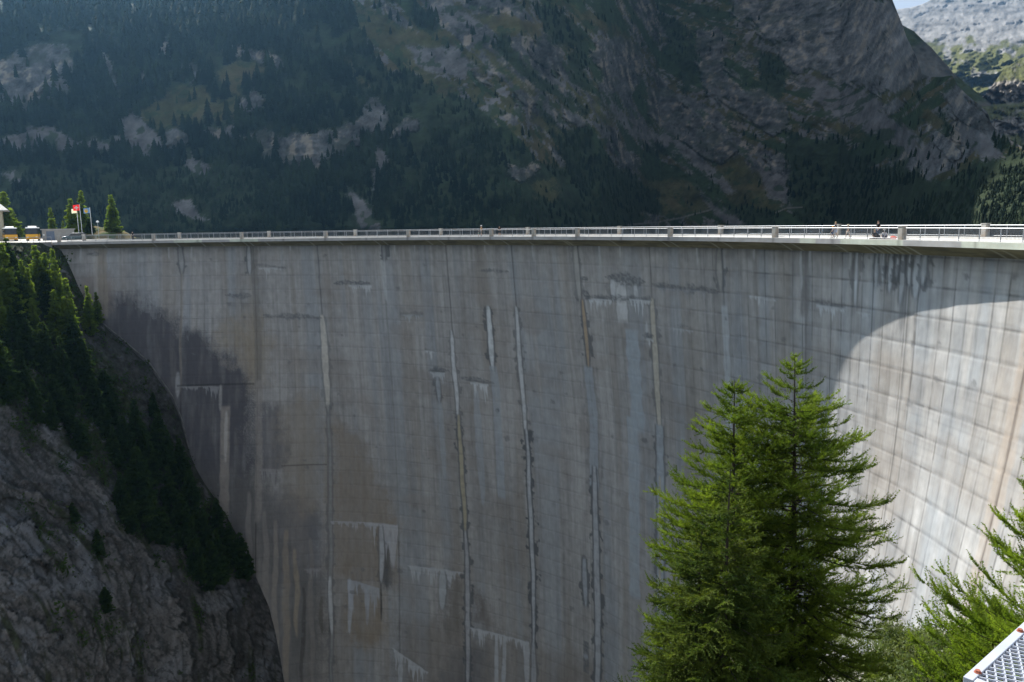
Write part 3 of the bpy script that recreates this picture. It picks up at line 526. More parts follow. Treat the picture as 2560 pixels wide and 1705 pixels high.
def colA1(P, U, V, cl):
    x, y, z = P[..., 0], P[..., 1], P[..., 2]; n = fbm(x * .03, z * .03, y * .02, 5, .6); n2 = fbm(x * .12, z * .12, y * .1, 4, .65)
    st = ridged((x * .5 + z) * .05, (x - z * .5) * .008, 3., 4); st2 = ridged((x * .62 + z) * .10, (x - z) * .015, 5., 3)
    vt = fbm(x * .12, z * .02, y * .05, 4, .6)
    c = np.empty(U.shape + (3,))
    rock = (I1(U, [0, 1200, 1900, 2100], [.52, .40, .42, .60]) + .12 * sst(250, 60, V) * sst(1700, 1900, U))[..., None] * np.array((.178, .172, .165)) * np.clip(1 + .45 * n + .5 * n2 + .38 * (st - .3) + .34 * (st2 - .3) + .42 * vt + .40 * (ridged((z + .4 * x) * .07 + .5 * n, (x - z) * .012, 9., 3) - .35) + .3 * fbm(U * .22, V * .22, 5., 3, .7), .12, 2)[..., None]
    tan = sst(.35, .8, n2 + vt); rock = rock * (1 - .4 * tan[..., None]) + np.array((.36, .28, .19)) * .4 * tan[..., None]
    grass = np.array((.062, .060, .026)) * (1 + .35 * n + .3 * n2)[..., None]; gy = sst(0, .6, fbm(x * .02, z * .05, 8., 4)); grass = grass * (1 - .5 * gy[..., None]) + np.array((.105, .080, .042)) * .5 * gy[..., None]
    scree = np.array((.115, .107, .103)) * (1 + .25 * n + .35 * n2 + .2 * fbm((x + z) * .15, (x - z) * .02, 4., 3))[..., None]
    floor = np.array((.026, .036, .018)) * (1 + .4 * n2)[..., None]
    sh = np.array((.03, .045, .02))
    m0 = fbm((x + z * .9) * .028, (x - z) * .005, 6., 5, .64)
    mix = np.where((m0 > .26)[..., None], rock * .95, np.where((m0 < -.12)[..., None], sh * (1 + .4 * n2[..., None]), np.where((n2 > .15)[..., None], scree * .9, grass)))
    for k, q in enumerate((mix, floor, grass, scree, rock)):
        m = cl == k; c[m] = q[m]
    bush = sst(.28, .42, fbm(x * .11, z * .11, 44., 4, .6)) * np.isin(cl, (2, 3, 0)) * .8; c = c * (1 - bush[..., None]) + sh * bush[..., None]
    crack = sst(.06, .42, fbm(x * .06, z * .06, 71., 5, .65)) * (cl == 4) * .65 * I1(U, [0, 1900, 2100], [1, 1, .35]); c = c * (1 - crack[..., None]) + np.array((.05, .055, .04)) * crack[..., None]
    for L in ([(1570,562),(1640,556),(1700,545),(1740,534),(1782,523)], [(1937,533),(1966,520),(2007,518)]):
        d = np.abs(V - np.interp(U, [p[0] for p in L], [p[1] for p in L])) + 99 * ((U < L[0][0]) | (U > L[-1][0])); m = sst(2.6, 1.0, d)[..., None]; c = c * (1 - m) + np.array((.13, .12, .105)) * m
    return c
usA = np.concatenate([np.arange(-1300, -260, 20.), np.arange(-260, 2760, 2.7)])
topA = [(-1300,-130),(900,-130),(2150,-130),(2222,-30),(2231,0),(2240,22),(2255,59),(2266,92),(2288,137),(2299,163),(2305,185),(2330,192),(2352,193),(2380,188),(2395,215),(2425,244),(2440,255),(2469,281),(2480,314),(2514,344),(2560,370),(2760,470)]
mountain, PA, UA, VA = sheet('mountain_slope', usA, lambda u: shoreV(u), topA, 290, rhoA, dispA, colA, back=(120, 160), shade_ridge=lambda u: I1(u, [-300, 2100, 2230, 2300], [1400, 1400, 0, 0]))
# --- shaded shoulder behind it
def simple_disp(sc, amp): return lambda P, U, V: amp * fbm(P[..., 0] * sc, P[..., 2] * sc, P[..., 1] * sc * .5, 5, .6) - amp * ridged(P[..., 0] * sc * .7, P[..., 2] * sc * .7, 2., 3)
def colD(P, U, V):
    x, y, z = P[..., 0], P[..., 1], P[..., 2]; n = fbm(x * .02, z * .02, 2., 5, .6); c = np.array((.15, .14, .12)) * (1 + .4 * n)[..., None]; g = sst(-.1, .3, fbm(x * .008, z * .012, 6., 4))[..., None]
    return c * (1 - g) + np.array((.06, .075, .03)) * g
sheet('mountain_shoulder', np.arange(2190, 2480, 2.5), lambda u: np.full(u.shape, 330.), [(2190,-20),(2255,62),(2285,78),(2310,103),(2330,120),(2344,137),(2370,165),(2384,184),(2400,196),(2480,262)], 90, lambda u, v: 1500 + (330 - v) * .25, simple_disp(.01, 10), colD, back=(150, 120))
# --- pale high mountain in the sun
def rhoB(u, v): return I1(v, [-40, 0, 120, 150, 200, 400], [5200, 4700, 2750, 2500, 2350, 1900])
def colB(P, U, V):
    x, y, z = P[..., 0], P[..., 1], P[..., 2]; n = fbm(x * .004, y * .004, z * .004, 6, .62); st = fbm(x * .002, y * .008, z * .012, 5, .6)
    n3 = fbm(U * .05, V * .10, 3., 5, .65)
    c = np.array((.22, .214, .205)) * (1 + .25 * n + .2 * st + .35 * n3)[..., None]
    g = sst(-.15, .25, fbm(U * .02, V * .03, 6., 5, .6) + I1(V, [60, 110, 140, 400], [-1.2, -.15, .5, .3]))[..., None]
    return c * (1 - g) + np.array((.10, .105, .035)) * g
def dispB(P, U, V): return -150 * ridged(U * .010 + V * .006, V * .022, 2., 4) + 26 * fbm(U * .05 + V * .03, V * .12, 5., 5, .62)
sheet('far_mountain', np.arange(2200, 2900, 2.2), lambda u: np.full(u.shape, 400.), [(2200,60),(2243,23),(2275,19),(2300,12),(2318,5),(2335,-6),(2360,-30),(2420,-45),(2560,-60),(2900,-70)], 170, rhoB, dispB, colB, back=(600, 300))
# --- green sunlit ridge at the right
def rhoC(u, v): return I1(v - I1(u, [2440, 2900], [0, -25]), [60, 140, 200, 215, 262, 270, 300, 318, 345, 400, 520], [2500, 2000, 1650, 1600, 1585, 1480, 1400, 1385, 1360, 1150, 1000])
def colC(P, U, V):
    w = V - I1(U, [2440, 2900], [0, -25]) + 10 * fbm(U * .03, V * .03, 3., 4); n = fbm(U * .06, V * .12, 2., 5, .65)
    rk = np.array((.21, .19, .165)) * (1 + .4 * n + .3 * fbm(U * .15, V * .03, 9., 3))[..., None]; gr = np.array((.095, .10, .033)) * (1 + .35 * n)[..., None]
    m = np.clip(sst(203, 212, w) * sst(266, 256, w) + sst(298, 306, w) * sst(345, 335, w), 0, 1)[..., None]; m2 = (sst(.25, .5, fbm(U * .04, V * .06, 12., 4)))[..., None] * .6
    m = np.maximum(m, m2); return gr * (1 - m) + rk * m
sheet('sunlit_ridge', np.arange(2425, 2900, 2.2), lambda u: np.full(u.shape, 420.), [(2425,268),(2440,255),(2462,237),(2480,215),(2506,178),(2530,160),(2560,142),(2620,110),(2750,60),(2900,0)], 130, rhoC, lambda P, U, V: 22 * fbm(U * .05, V * .06, 2., 5, .6) - 18 * ridged(U * .05, V * .02, 7., 3), colC, back=(200, 150))

# ------------------------------------------------------------------ far woods: individual conifers and one mass
def cone_tree(seed, tiers=6, n=8):
    """small jagged conifer of unit height, crown radius .17"""
    g = np.random.default_rng(seed); V = []; Fq = []
    for k in range(tiers):
        t = k / tiers; z0 = .04 + .80 * t; z1 = min(1.0, z0 + .95 / tiers + .14 * (1 - t)); r = .19 * (1 - t) ** .8 + .012
        a0 = g.uniform(0, 6.3); b = len(V); ring_ = []
        for i in range(n):
            rr = r * (1.15 if i % 2 else .55) * g.uniform(.75, 1.25); a = a0 + 2 * math.pi * i / n
            V.append((rr * math.cos(a), rr * math.sin(a), z0 + g.uniform(-.03, .02) - (.02 if i % 2 else -.01)))
        V.append((0, 0, z1))
        Fq += [(b + i, b + (i + 1) % n, b + n) for i in range(n)]
    return np.array(V), np.array(Fq)
protos = [cone_tree(s) for s in range(6)]
def wood_sites(cls_fn, P, U, V, n, dens_fn):
    h, w = U.shape; ii = rng.integers(1, h - 1, n * 4); jj = rng.integers(54, w - 1, n * 4)
    keep = rng.random(n * 4) < dens_fn(U[ii, jj], V[ii, jj], P[ii, jj]); ii, jj = ii[keep][:n], jj[keep][:n]
    return P[ii, jj], U[ii, jj], V[ii, jj]
def densA(u, v, p):
    cl = classA(u, v); r = np.hypot(p[:, 0], p[:, 1]); w = np.clip((600 / r) ** 0 * np.ones(len(u)), 0, 1)
    gap = fbm(p[:, 0] * .03, p[:, 2] * .03, 5., 3); d = np.where(cl == 1, .95 * sst(-.55, -.2, gap), np.where(cl == 0, .10, np.where(cl == 2, .04, np.where(cl == 3, .025, .035))))
    return d * (v < 592) * (u > -40) * (u < 2600) * np.where((u > 1850) & (v < 300) & (cl != 1), .12, 1)
Pt, Ut, Vt = wood_sites(None, PA[:len(UA)], UA, VA, 9000, densA)
rt_ = np.hypot(Pt[:, 0], Pt[:, 1])
ht = np.interp(Ut, [0, 900, 1300, 2000, 2300, 2400, 2560], [10.5, 10, 6.0, 7.0, 5.5, 3.6, 3.6]) * rng.uniform(.55, 1.35, len(Ut)); ht *= np.interp(Vt, [0, 150, 420, 600], [1.55, 1.1, .8, .7]); ht[(Ut > 880) & (Vt < 330)] *= .6
ht[(Ut < 640) & (Vt > 420)] *= .6
px = ht / rt_ * F_PX; vis = (Ut > 0) & (Ut < 2560) & (Vt > -10); order = np.argsort(-px * vis)
ind, mass = order[:300], order[300:]
Vs, Fs, b = [], [], 0
for k in range(6):
    sel = mass[k::6]; pv, pf = protos[k]; a = rng.uniform(0, 6.3, len(sel)); h = ht[sel][:, None]; wd = rng.uniform(.8, 1.3, len(sel))[:, None]
    x = (pv[None, :, 0] * np.cos(a)[:, None] - pv[None, :, 1] * np.sin(a)[:, None]) * h * wd; y = (pv[None, :, 0] * np.sin(a)[:, None] + pv[None, :, 1] * np.cos(a)[:, None]) * h * wd
    Q = np.stack([x + Pt[sel, 0][:, None], y + Pt[sel, 1][:, None], pv[None, :, 2] * h + Pt[sel, 2][:, None] - .6], -1)
    Vs.append(Q.reshape(-1, 3)); Fs.append((pf[None] + (np.arange(len(sel)) * len(pv))[:, None, None]).reshape(-1, 3) + b); b += Q.shape[0] * Q.shape[1]
link('forest', mesh_np('forest', np.concatenate(Vs), np.concatenate(Fs)), MT['forest'], kind='stuff', label='dense dark conifer forest covering the far mountainside')
pm = [mesh_np('pine_tree', *p) for p in protos]
for m in pm: m.materials.append(MT['forest'])
for j, q in enumerate(ind):
    o = link('pine_tree', pm[j % 6], loc=tuple(Pt[q] - [0, 0, .6]), rz=random.uniform(0, 6.3), label='dark conifer standing among the trees on the shaded far mountainside', cat='tree', group='conifers on the far mountainside')
    w = random.uniform(.8, 1.25) * ht[q]; o.scale = (w, w, ht[q])

# ------------------------------------------------------------------ left bank of the gorge
def tps(ctrl):
    C = np.array([(a / 500., b / 500.) for a, b, _ in ctrl]); w = np.array([c for *_, c in ctrl], float); n = len(C)
    Kf = lambda r: np.where(r > 1e-9, r * r * np.log(np.maximum(r, 1e-9)), 0)
    K = Kf(np.hypot(C[:, None, 0] - C[None, :, 0], C[:, None, 1] - C[None, :, 1])) + .02 * np.eye(n); Pm = np.c_[np.ones(n), C]
    A = np.block([[K, Pm], [Pm.T, np.zeros((3, 3))]]); sol = np.linalg.solve(A, np.r_[w, 0, 0, 0])
    def f(u, v):
        sh = np.shape(u); x = np.ravel(u) / 500.; y = np.ravel(v) / 500.
        r = Kf(np.hypot(x[:, None] - C[None, :, 0], y[:, None] - C[None, :, 1])); return (r @ sol[:n] + sol[n] + sol[n + 1] * x + sol[n + 2] * y).reshape(sh)
    return f
BND = [(140,600),(179,661),(223,761),(256,805),(315,854),(375,903),(435,990),(457,1044),(478,1131),(566,1272),(631,1403),(680,1522),(718,1705),(735,1900)]
BR = [181,180.5,177.8,176.1,173.7,171.4,169.,167.7,166.,162.4,159.9,158.2,156.6,155]
ctrl = [(u, v, r) for (u, v), r in zip(BND, BR)] + [(u + 60, v, r + 8) for (u, v), r in zip(BND, BR)] + [(u + 140, v - 10, r + 20) for (u, v), r in zip(BND, BR)]
ctrl += [(-200,640,165),(0,640,170),(100,640,177),(-200,800,140),(0,800,152),(130,800,164),(-200,1000,120),(0,1000,132),(200,1000,150),(340,1000,163),(-200,1300,104),(0,1300,113),(200,1300,128),(400,1300,148),(-200,1705,88),(0,1705,96),(200,1705,110),(400,1705,127),(560,1705,143),(-200,1950,82),(300,1950,112),(550,1950,140)]
_bank = tps(ctrl)
def bankR(u, v): return _bank(np.maximum(u, -190), v)
usL = np.concatenate([np.arange(-900, -160, 12.), np.arange(-160, 800, 2.6)])
topL = [(-900,606),(120,606),(175,640),(240,722),(300,790),(360,838),(420,895),(470,985),(520,1090),(600,1230),(680,1385),(730,1500),(800,1700)]
hsh = lambda a, b: (np.sin(a * 127.1 + b * 311.7) * 43758.5453) % 1
def strata(U, V):
    q = np.hypot(U + 350, V - 1750); ang = np.arctan2(1750 - V, U + 350); qq = q / 58 + 1.9 * fbm(U * .003, V * .003, 3., 3) + .30 * fbm(U * .02, V * .02, 8., 4, .6)
    cell = np.floor(qq); bb = ang * 7 + hsh(cell, 5.) * 9 + .25 * fbm(U * .03, V * .03, 18., 3); return qq, cell, qq - cell, np.floor(bb)
def dispL(P, U, V):
    x, y, z = P[..., 0], P[..., 1], P[..., 2]; q = np.hypot(U + 350, V - 1750); ang = np.arctan2(1750 - V, U + 350)
    lay, cell, fr, cellb = strata(U, V)
    lay = 1.2 * fr * hsh(cell, 8.) + .5 * hsh(cell, 2.) + .35 * hsh(cellb, cell); lay2 = ridged(q * .035, ang * 3, 8., 3)
    edge = sst(0, 60, np.interp(V, [b[1] for b in BND], [b[0] for b in BND]) - U)
    return -(1.7 * lay + .5 * lay2 + 2.6 * fbm(x * .04, z * .04, 3., 3) + .3 * fbm(x * .35, z * .35, y * .2, 3, .6) + .3 * ridged(x * .16, z * .16, 5., 3)) * (.15 + .85 * edge) + 1.0
def vegL(U, V):                                # 1 where soil and scrub cover the rock
    n = fbm(U * .012, V * .012, 77., 5, .6); n2 = fbm(U * .04, V * .04, 7., 4, .6)
    line = np.interp(U, [-160, 0, 126, 275, 337, 470, 560, 612, 700], [1060, 1040, 1085, 1190, 1300, 1430, 1450, 1440, 1480])
    q = np.hypot(U + 350, V - 1750); ledge = sst(.25, .55, fbm(q * .03, np.arctan2(1750 - V, U + 350) * 2.2, 5., 4, .6))
    return np.clip(sst(50, -50, V - line - 70 * n) * sst(.45, .1, n2) + .85 * ledge * sst(-.6, .2, n + .3), 0, 1)
def colL(P, U, V):
    x, y, z = P[..., 0], P[..., 1], P[..., 2]; q = np.hypot(U + 350, V - 1750); ang = np.arctan2(1750 - V, U + 350)
    n = fbm(x * .1, z * .1, y * .1, 5, .6); n2 = fbm(U * .06, V * .06, 3., 4, .6); lay = fbm(q * .05, ang * 3., 4., 4, .6); _, cell, fr, cb = strata(U, V); hf = fbm(U * .16, V * .16, 9., 4, .7)
    c = I1(U, [-160, 200, 700], [.56, .54, .48])[..., None] * np.array((.165, .157, .150)) * np.clip(1 + .22 * n + .22 * n2 + .28 * hf + .5 * (hsh(cell, 1.) - .5) + .45 * (hsh(cb, cell) - .5) + .35 * (fr - .5), .15, 2)[..., None]
    blue = sst(.0, .5, fbm(U * .008, V * .008, 31., 3))[..., None]; c = c * (1 - .5 * blue) + np.array((.16, .17, .185)) * (1 + .3 * n)[..., None] * .5 * blue
    sl = (q * .030 + 1.2 * fbm(U * .006, V * .006, 91., 3)) % 1; ck = np.clip(.75 * np.exp(-(np.minimum(sl, 1 - sl) / .13) ** 2) * sst(-.35, .1, fbm(q * .012, ang * 5, 93., 3)) + 1.2 * np.exp(-(np.minimum(fr, 1 - fr) / .06) ** 2) * sst(-.15, .35, fbm(U * .015, V * .015, 61., 3)) + .8 * sst(.66, .85, ridged(V * .022 - U * .020 + .3 * n, U * .004 + V * .004, 6., 4)) + .6 * sst(.7, .88, ridged(U * .02 + V * .008, V * .02 - U * .01, 6., 4)) + .7 * sst(.25, .5, fbm(U * .05 + V * .02, V * .05 - U * .03, 26., 4, .7)), 0, 1) * .85; c = c * (1 - ck[..., None]) + np.array((.03, .032, .028)) * ck[..., None]
    v = vegL(U, V)[..., None]; g = np.array((.030, .036, .016)) * (1 + .5 * n2)[..., None]; c = c * (1 - v) + g * v
    sm = sst(70, 30, np.abs(U - np.interp(V, [b[1] for b in BND], [b[0] for b in BND]) + 55)) * sst(780, 850, V) * sst(1260, 1130, V); c = c * (1 - .7 * sm[..., None]) + np.array((.048, .046, .047)) * (1 + .4 * n + .5 * n2 + .5 * hf)[..., None] * .7 * sm[..., None]
    return c
left_bank, PL, UL, VL = sheet('gorge_cliff_terrain', usL, lambda u: np.full(u.shape, 1930.), topL, 480, lambda U, V: bankR(U, V), dispL, colL, back=None, kind='structure ', mt=MT['bank'])
left_bank['kind'] = 'structure'
def on_bank(u, v):
    uu = np.array([float(u)]); vv = np.array([float(v)]); r = bankR(uu, vv); P = at(uu, vv, r); r = r + dispL(P, uu, vv); return at(uu, vv, r)[0], float(r[0])
gf = np.stack(np.meshgrid(np.linspace(-900, 500, 60), np.linspace(-500, 175, 40)), -1); gz = -117 + 5 * fbm(gf[..., 0] * .02, gf[..., 1] * .02, 3., 4) + .35 * np.maximum(np.abs(gf[..., 0] + 60 + .2 * gf[..., 1]) - 70, 0) * (gf[..., 0] < 0)
gv = np.concatenate([gf, np.minimum(gz, -12)[..., None]], -1).reshape(-1, 3); link('gorge_floor', mesh_np('gorge_floor', gv, grid_faces(40, 60), np.array((.05, .06, .035)) * (1 + .5 * fbm(gv[:, 0] * .05, gv[:, 1] * .05, 2., 4))[:, None], smooth=True), MT['bank'], kind='structure')
# concrete kerb along the foot of the dam face
kp = [(-5.1,-12.6),(-4,-15.8),(-1.7,-19.7),(.6,-23.7),(2.9,-30.6),(3.8,-34.9),(4.6,-41)]
kpz = np.array(kp); tt = np.linspace(0, 6, 40); ph_ = np.interp(tt, range(7), kpz[:, 0]); zz_ = np.interp(tt, range(7), kpz[:, 1])
rr_ = R + herm(PH, TB, ph_)[np.arange(40)][:, 0] * 0 + np.array([float(wall_offset(np.array([a]), np.array([b]))[0, 0]) for a, b in zip(ph_, zz_)])
dchild(MB().tube(list(on_dam(ph_, rr_ - .5, zz_ + .1)), .13, 5).build('foundation_kerb', mat('damp_concrete', (.13, .128, .12), scale=.8, amt=.5)))

# ------------------------------------------------------------------ conifer builders
def leaf_tris(p, d, q, ln, wd):
    """triangles at p, lying along d, pointing to q"""
    a = p - d * wd[:, None]; b = p + d * wd[:, None]; c = p + q * ln[:, None] + d * (ln * .4)[:, None]
    return np.stack([a, b, c], 1).reshape(-1, 3)
def unit(v): return v / np.maximum(np.linalg.norm(v, axis=-1, keepdims=True), 1e-9)
def tree_mesh(seed, H, rad, nbr, zc, tw_gap, tw_len, tw_ang, gap, needle, nper, base=.04, tw_z=.0, width=.35, wood=True, side=None, irr=.25):
    g = np.random.default_rng(seed); fr = np.sort(g.uniform(0, 1, nbr) ** .95) ; FV = []; WV, WF, wb = [], [], 0
    def tube(pts, r0, r1, n=4):
        nonlocal wb
        pts = np.asarray(pts); m = len(pts); d = unit(np.gradient(pts, axis=0)); ref = np.array((0, 0, 1.)) if abs(d[0, 2]) < .9 else np.array((1., 0, 0)); a = unit(np.cross(d, ref)); b = np.cross(d, a)
        rr = np.linspace(r0, r1, m)[:, None, None]; t = 2 * np.pi * np.arange(n) / n
        V = pts[:, None] + rr * (np.cos(t)[None, :, None] * a[:, None] + np.sin(t)[None, :, None] * b[:, None]); WV.append(V.reshape(-1, 3))
        i = np.arange(m * n).reshape(m, n); j = np.roll(i, -1, 1); WF.append(np.stack([i[:-1], j[:-1], j[1:], i[1:]], -1).reshape(-1, 4) + wb); wb += m * n
    ztr = np.linspace(0, H, 14); bend = np.stack([.012 * H * np.sin(ztr / H * 3 + seed), .012 * H * np.cos(ztr / H * 2.3 + seed), ztr], -1); bend -= bend[0] * np.array((1, 1, 0)); r_tr = .0125 * H + .03
    tube(bend, r_tr, .012, 8)
    TWs, TWd, TWl = [], [], []
    for i, f in enumerate(fr):
        hb = H * (base + (1 - base) * f); x0 = np.array([np.interp(hb, ztr, bend[:, 0]), np.interp(hb, ztr, bend[:, 1]), hb])
        a = i * 2.399 + g.normal(0, .35); L = rad(f) * (1 + g.normal(0, irr)); L = max(L, .05 * needle / .07)
        if side is not None: L *= side(a, f)
        dr = np.array((math.cos(a), math.sin(a), 0)); t = np.linspace(0, 1, 9); z = L * (zc[0] * t + zc[1] * t ** 2 + zc[2] * t ** 3) + L * (.35 * f ** 3) * t
        wig = .04 * L * np.sin(t * 5 + i) * t; sd = np.array((-dr[1], dr[0], 0)); pts = x0 + dr * (L * t)[:, None] + sd * wig[:, None] + np.array((0, 0, 1.)) * z[:, None]
        if wood: tube(pts, max(.007, r_tr * .30 * (L / max(rad(0.1), .1)) * (1 - .5 * f)), .004, 3)
        n = max(int(L / tw_gap), 2); tt = np.sort(g.uniform(.10, 1.0, n)); B = np.stack([np.interp(tt, t, pts[:, k]) for k in range(3)], -1); tg = unit(np.stack([np.interp(tt, t, np.gradient(pts[:, k])) for k in range(3)], -1))
        sg = np.where(g.random(n) < .5, 1., -1.)[:, None]; an = np.radians(g.normal(tw_ang, 12, n))[:, None]
        dv = tg * np.cos(an) + sg * sd[None] * np.sin(an) + np.array((0, 0, 1.)) * (tw_z + g.normal(0, .42, n))[:, None]; ln = tw_len * (1.08 - .5 * tt) * g.uniform(.45, 1.15, n) * min(1, .16 + 1.25 * L / max(rad(0.1), .1))
        TWs += [B, pts[-1:] - tg[-1:] * .3 * tw_len]; TWd += [unit(dv), tg[-1:]]; TWl += [ln, np.array([.5 * tw_len])]
        TWs += [pts[2:-1:2]]; TWd += [unit(np.diff(pts, axis=0)[2::2])[:len(pts[2:-1:2])]]; TWl += [np.full(len(pts[2:-1:2]), L / 5)]
    S = np.concatenate(TWs); D = np.concatenate(TWd); Ln = np.concatenate(TWl); nt = np.maximum((Ln / gap).astype(int), 1)
    idx = np.repeat(np.arange(len(S)), nt * nper); u = g.uniform(0, 1, len(idx)); Dd = D[idx]; cur = np.zeros_like(Dd); cur[:, 2] = tw_z * .8
    p = S[idx] + Dd * (u * Ln[idx])[:, None] + cur * (u * u * Ln[idx])[:, None]; q = unit(g.normal(size=p.shape)); q = unit(q - (q * Dd).sum(1)[:, None] * Dd)
    ln = needle * g.uniform(.6, 1.2, len(idx)) * (1 - .35 * u); V = leaf_tris(p, Dd, q, ln, ln * width)
    return V, np.arange(len(V)).reshape(-1, 3), np.concatenate(WV), np.concatenate(WF)
def tree_parts(name, args, mleaf, mwood=None):
    V, F, WV, WF = tree_mesh(**args); a = mesh_np('crown', V, F); a.materials.append(mleaf); b = mesh_np('trunk', WV, WF, smooth=True); b.materials.append(mwood or MT['bark']); return a, b
def plant_tree(meshes, loc, rz, s, name, label, group=None, cat='tree', sx=1.0):
    r = empty(name, tuple(loc), rz, label=label, cat=cat, group=group); r.scale = (s * sx, s * sx, s)
    link('crown', meshes[0], parent=r); link('trunk', meshes[1], parent=r); return r
prof_c = lambda f: 2.5 * (1 - f) ** .78 + .12
prof_n = lambda f: 1.9 * (1 - f) ** .85 + .10
mids = []
for sd in range(3):
    mids.append(tree_parts('m', dict(seed=40 + sd, H=15, rad=prof_c, nbr=135, zc=(.05, -.45, .25), tw_gap=.12, tw_len=1.05, tw_ang=50, gap=.14, needle=.46, nper=3, tw_z=-.15, width=.38), MT['conifer']))
for sd in range(3):
    mids.append(tree_parts('m', dict(seed=50 + sd, H=15, rad=prof_n, nbr=130, zc=(.15, -.3, .25), tw_gap=.12, tw_len=1.0, tw_ang=48, gap=.14, needle=.46, nper=3, tw_z=.05, width=.36), MT['larch_sunlit']))
# u, v of base, v of tip, kind (0 dark spruce, 1 light larch)
ZL = lambda x, y: (x / 2.613, 600 + y / 2.613)
TL = [(10,30,520,1),(55,10,520,0),(105,-30,470,0),(265,25,400,1),(310,75,420,1),(395,50,560,1),(205,170,520,1),(160,120,430,0),(370,315,700,1),(480,240,760,1),(330,200,520,0),(590,290,640,0),(640,330,560,0),(240,365,680,0),(510,470,900,0),(420,610,1000,0),(15,320,640,0),(25,545,1060,0),(120,300,600,0),(90,420,760,0),(180,500,820,0),(310,520,900,0),(240,895,1220,0),(385,860,1190,0),(440,700,1100,0),(560,640,980,0),(150,700,1000,0),(60,760,1040,0),(620,880,1200,0),(700,820,1120,0),(895,1020,1400,0),(905,1335,1640,0),(1060,1110,1500,0),(1180,1280,1600,0),(1120,1240,1580,0),(530,1140,1420,0),(760,1200,1500,0),(820,1130,1450,0),(970,1180,1500,0),(340,980,1260,0),(460,1000,1280,0),(980,1300,1620,0),(1010,980,1180,0),(1240,1420,1650,0),(680,1060,1300,0),(-30,100,560,0),(-60,480,900,0),(740,960,1220,0)]
Z5b = lambda x, y: (x / 2.592, 1100 + y / 2.592)
TL2 = [(905,30,560,0),(995,225,680,0),(1120,150,520,0),(790,190,500,0),(1240,190,600,0),(1430,560,940,0),(1280,500,940,0),(1410,365,640,0),(1570,590,900,0),(480,385,540,0),(1340,420,760,0),(1500,520,820,0),(1180,330,700,0),(850,330,620,0),(1060,420,680,0),(1620,700,870,0),(640,560,760,0),(680,930,1120,0),(1370,640,960,0)]
cone = [(ZL(x, y), ZL(x, b)[1], k) for x, y, b, k in TL] + [(Z5b(x, y), Z5b(x, b)[1], k) for x, y, b, k in TL2]
n_l = 0; wordsA = ('slim', 'broad', 'tall', 'short', 'ragged', 'dense')
for i, ((u, vt), vb, kd) in enumerate(cone):
    P, r = on_bank(u, vb - 8); dx, dy, tb = survey(u, vb - 8); _, _, tp = survey(u, vt); H = float((tp - tb) * r) * 1.0
    ms = mids[(3 if kd else 0) + i % 3]; lit = vt < 760; kd = 1 if (lit and i % 4 != 2) else kd; ms = mids[(3 if kd else 0) + i % 3]  # upper spruces switch to the lightened needles to look sunlit
    plant_tree(ms, P - np.array((0, 0, .4)), random.uniform(0, 6.3), max(H, 3) / 15.0, 'larch_tree' if kd else 'spruce_tree',
               ('conifer with needles lightened as if sunlit on the left bank shoulder below the bus park' if kd else ('dark spruce at the sunlit upper edge of the left bank' if lit else 'dark spruce in the shade of the gorge on the steep left bank')),
               group='light larches on the upper left bank' if kd else ('spruces on the upper left bank' if lit else 'shaded spruces on the left bank cliff'), sx=random.uniform(.85, 1.5) * (1.15 if H < 9 else .9))
# scrub: low bushes on the ledges, uncountable
g = np.random.default_rng(11); n = 5200; uu = g.uniform(-120, 700, n); vv = g.uniform(640, 1700, n); lim = np.interp(vv, [b[1] for b in BND], [b[0] for b in BND]); ve = vegL(uu, vv); k = (uu < lim - 14) & (g.random(n) < ve * .9); smo = (np.abs(lim - 55 - uu) < 50) & (vv > 800) & (vv < 1200); k &= ~smo | (g.random(n) < .3); k &= ~((uu < 120) & (vv > 1350))
uu, vv = uu[k], vv[k]; rr = bankR(uu, vv); PB = at(uu, vv, rr); PB = at(uu, vv, rr + dispL(PB, uu, vv)); m = 34
cen = np.repeat(PB, m, 0); sz = np.repeat(g.uniform(.4, 1.5, len(PB)), m)[:, None]; o3 = g.normal(size=(len(cen), 3)) * sz * np.array((.55, .55, .4)); d3 = unit(g.normal(size=cen.shape)); q3 = unit(g.normal(size=cen.shape)); ll = (.28 * sz[:, 0] + .1) * g.uniform(.5, 1.2, len(cen))
Vb = leaf_tris(cen + o3 + np.array((0, 0, .25)), d3, q3, ll, ll * .5)
link('scrub', mesh_np('scrub', Vb, np.arange(len(Vb)).reshape(-1, 3)), MT['conifer'], kind='stuff', label='dark scrub on the ledges of the left bank')

# ------------------------------------------------------------------ bus park at the left end of the dam
def flat(u, rho, z=0.0):
    a, b, _ = survey(u, 600.0); return Vector((float(a) * rho, float(b) * rho, z))
e0 = Vector(on_dam(-8.3, R - .15, 0.)); e1 = Vector(on_dam(-8.3, R + 8.6, 0.))
tm = MB(); outline = [flat(-900, 168), flat(40, 176), e0 + Vector((-.02, 0, 0)), e1 + Vector((-.02, 0, 0)), flat(330, 235), flat(330, 262), flat(-900, 290)]
n_ = len(outline); tm.add([tuple(p) for p in outline] + [(p.x, p.y, -9) for p in outline], [tuple(range(n_))[::-1]] + [(i, (i + 1) % n_, n_ + (i + 1) % n_, n_ + i) for i in range(n_)])
o = tm.build('car_park_ground', mat('pale_gravel', (.46, .43, .38), scale=.8, amt=.12), kind='structure')
bpy.context.view_layer.update()
wl = MB(); a_, b_ = flat(-900, 167.6), e0 + Vector((-.05, -.35, 0)); m_ = flat(40, 175.6)
for p, q in ((a_, m_), (m_, b_)):
    d = (q - p); wl.box(((p.x + q.x) / 2, (p.y + q.y) / 2, -5.0), (d.length, .7, 10.1), math.atan2(d.y, d.x))
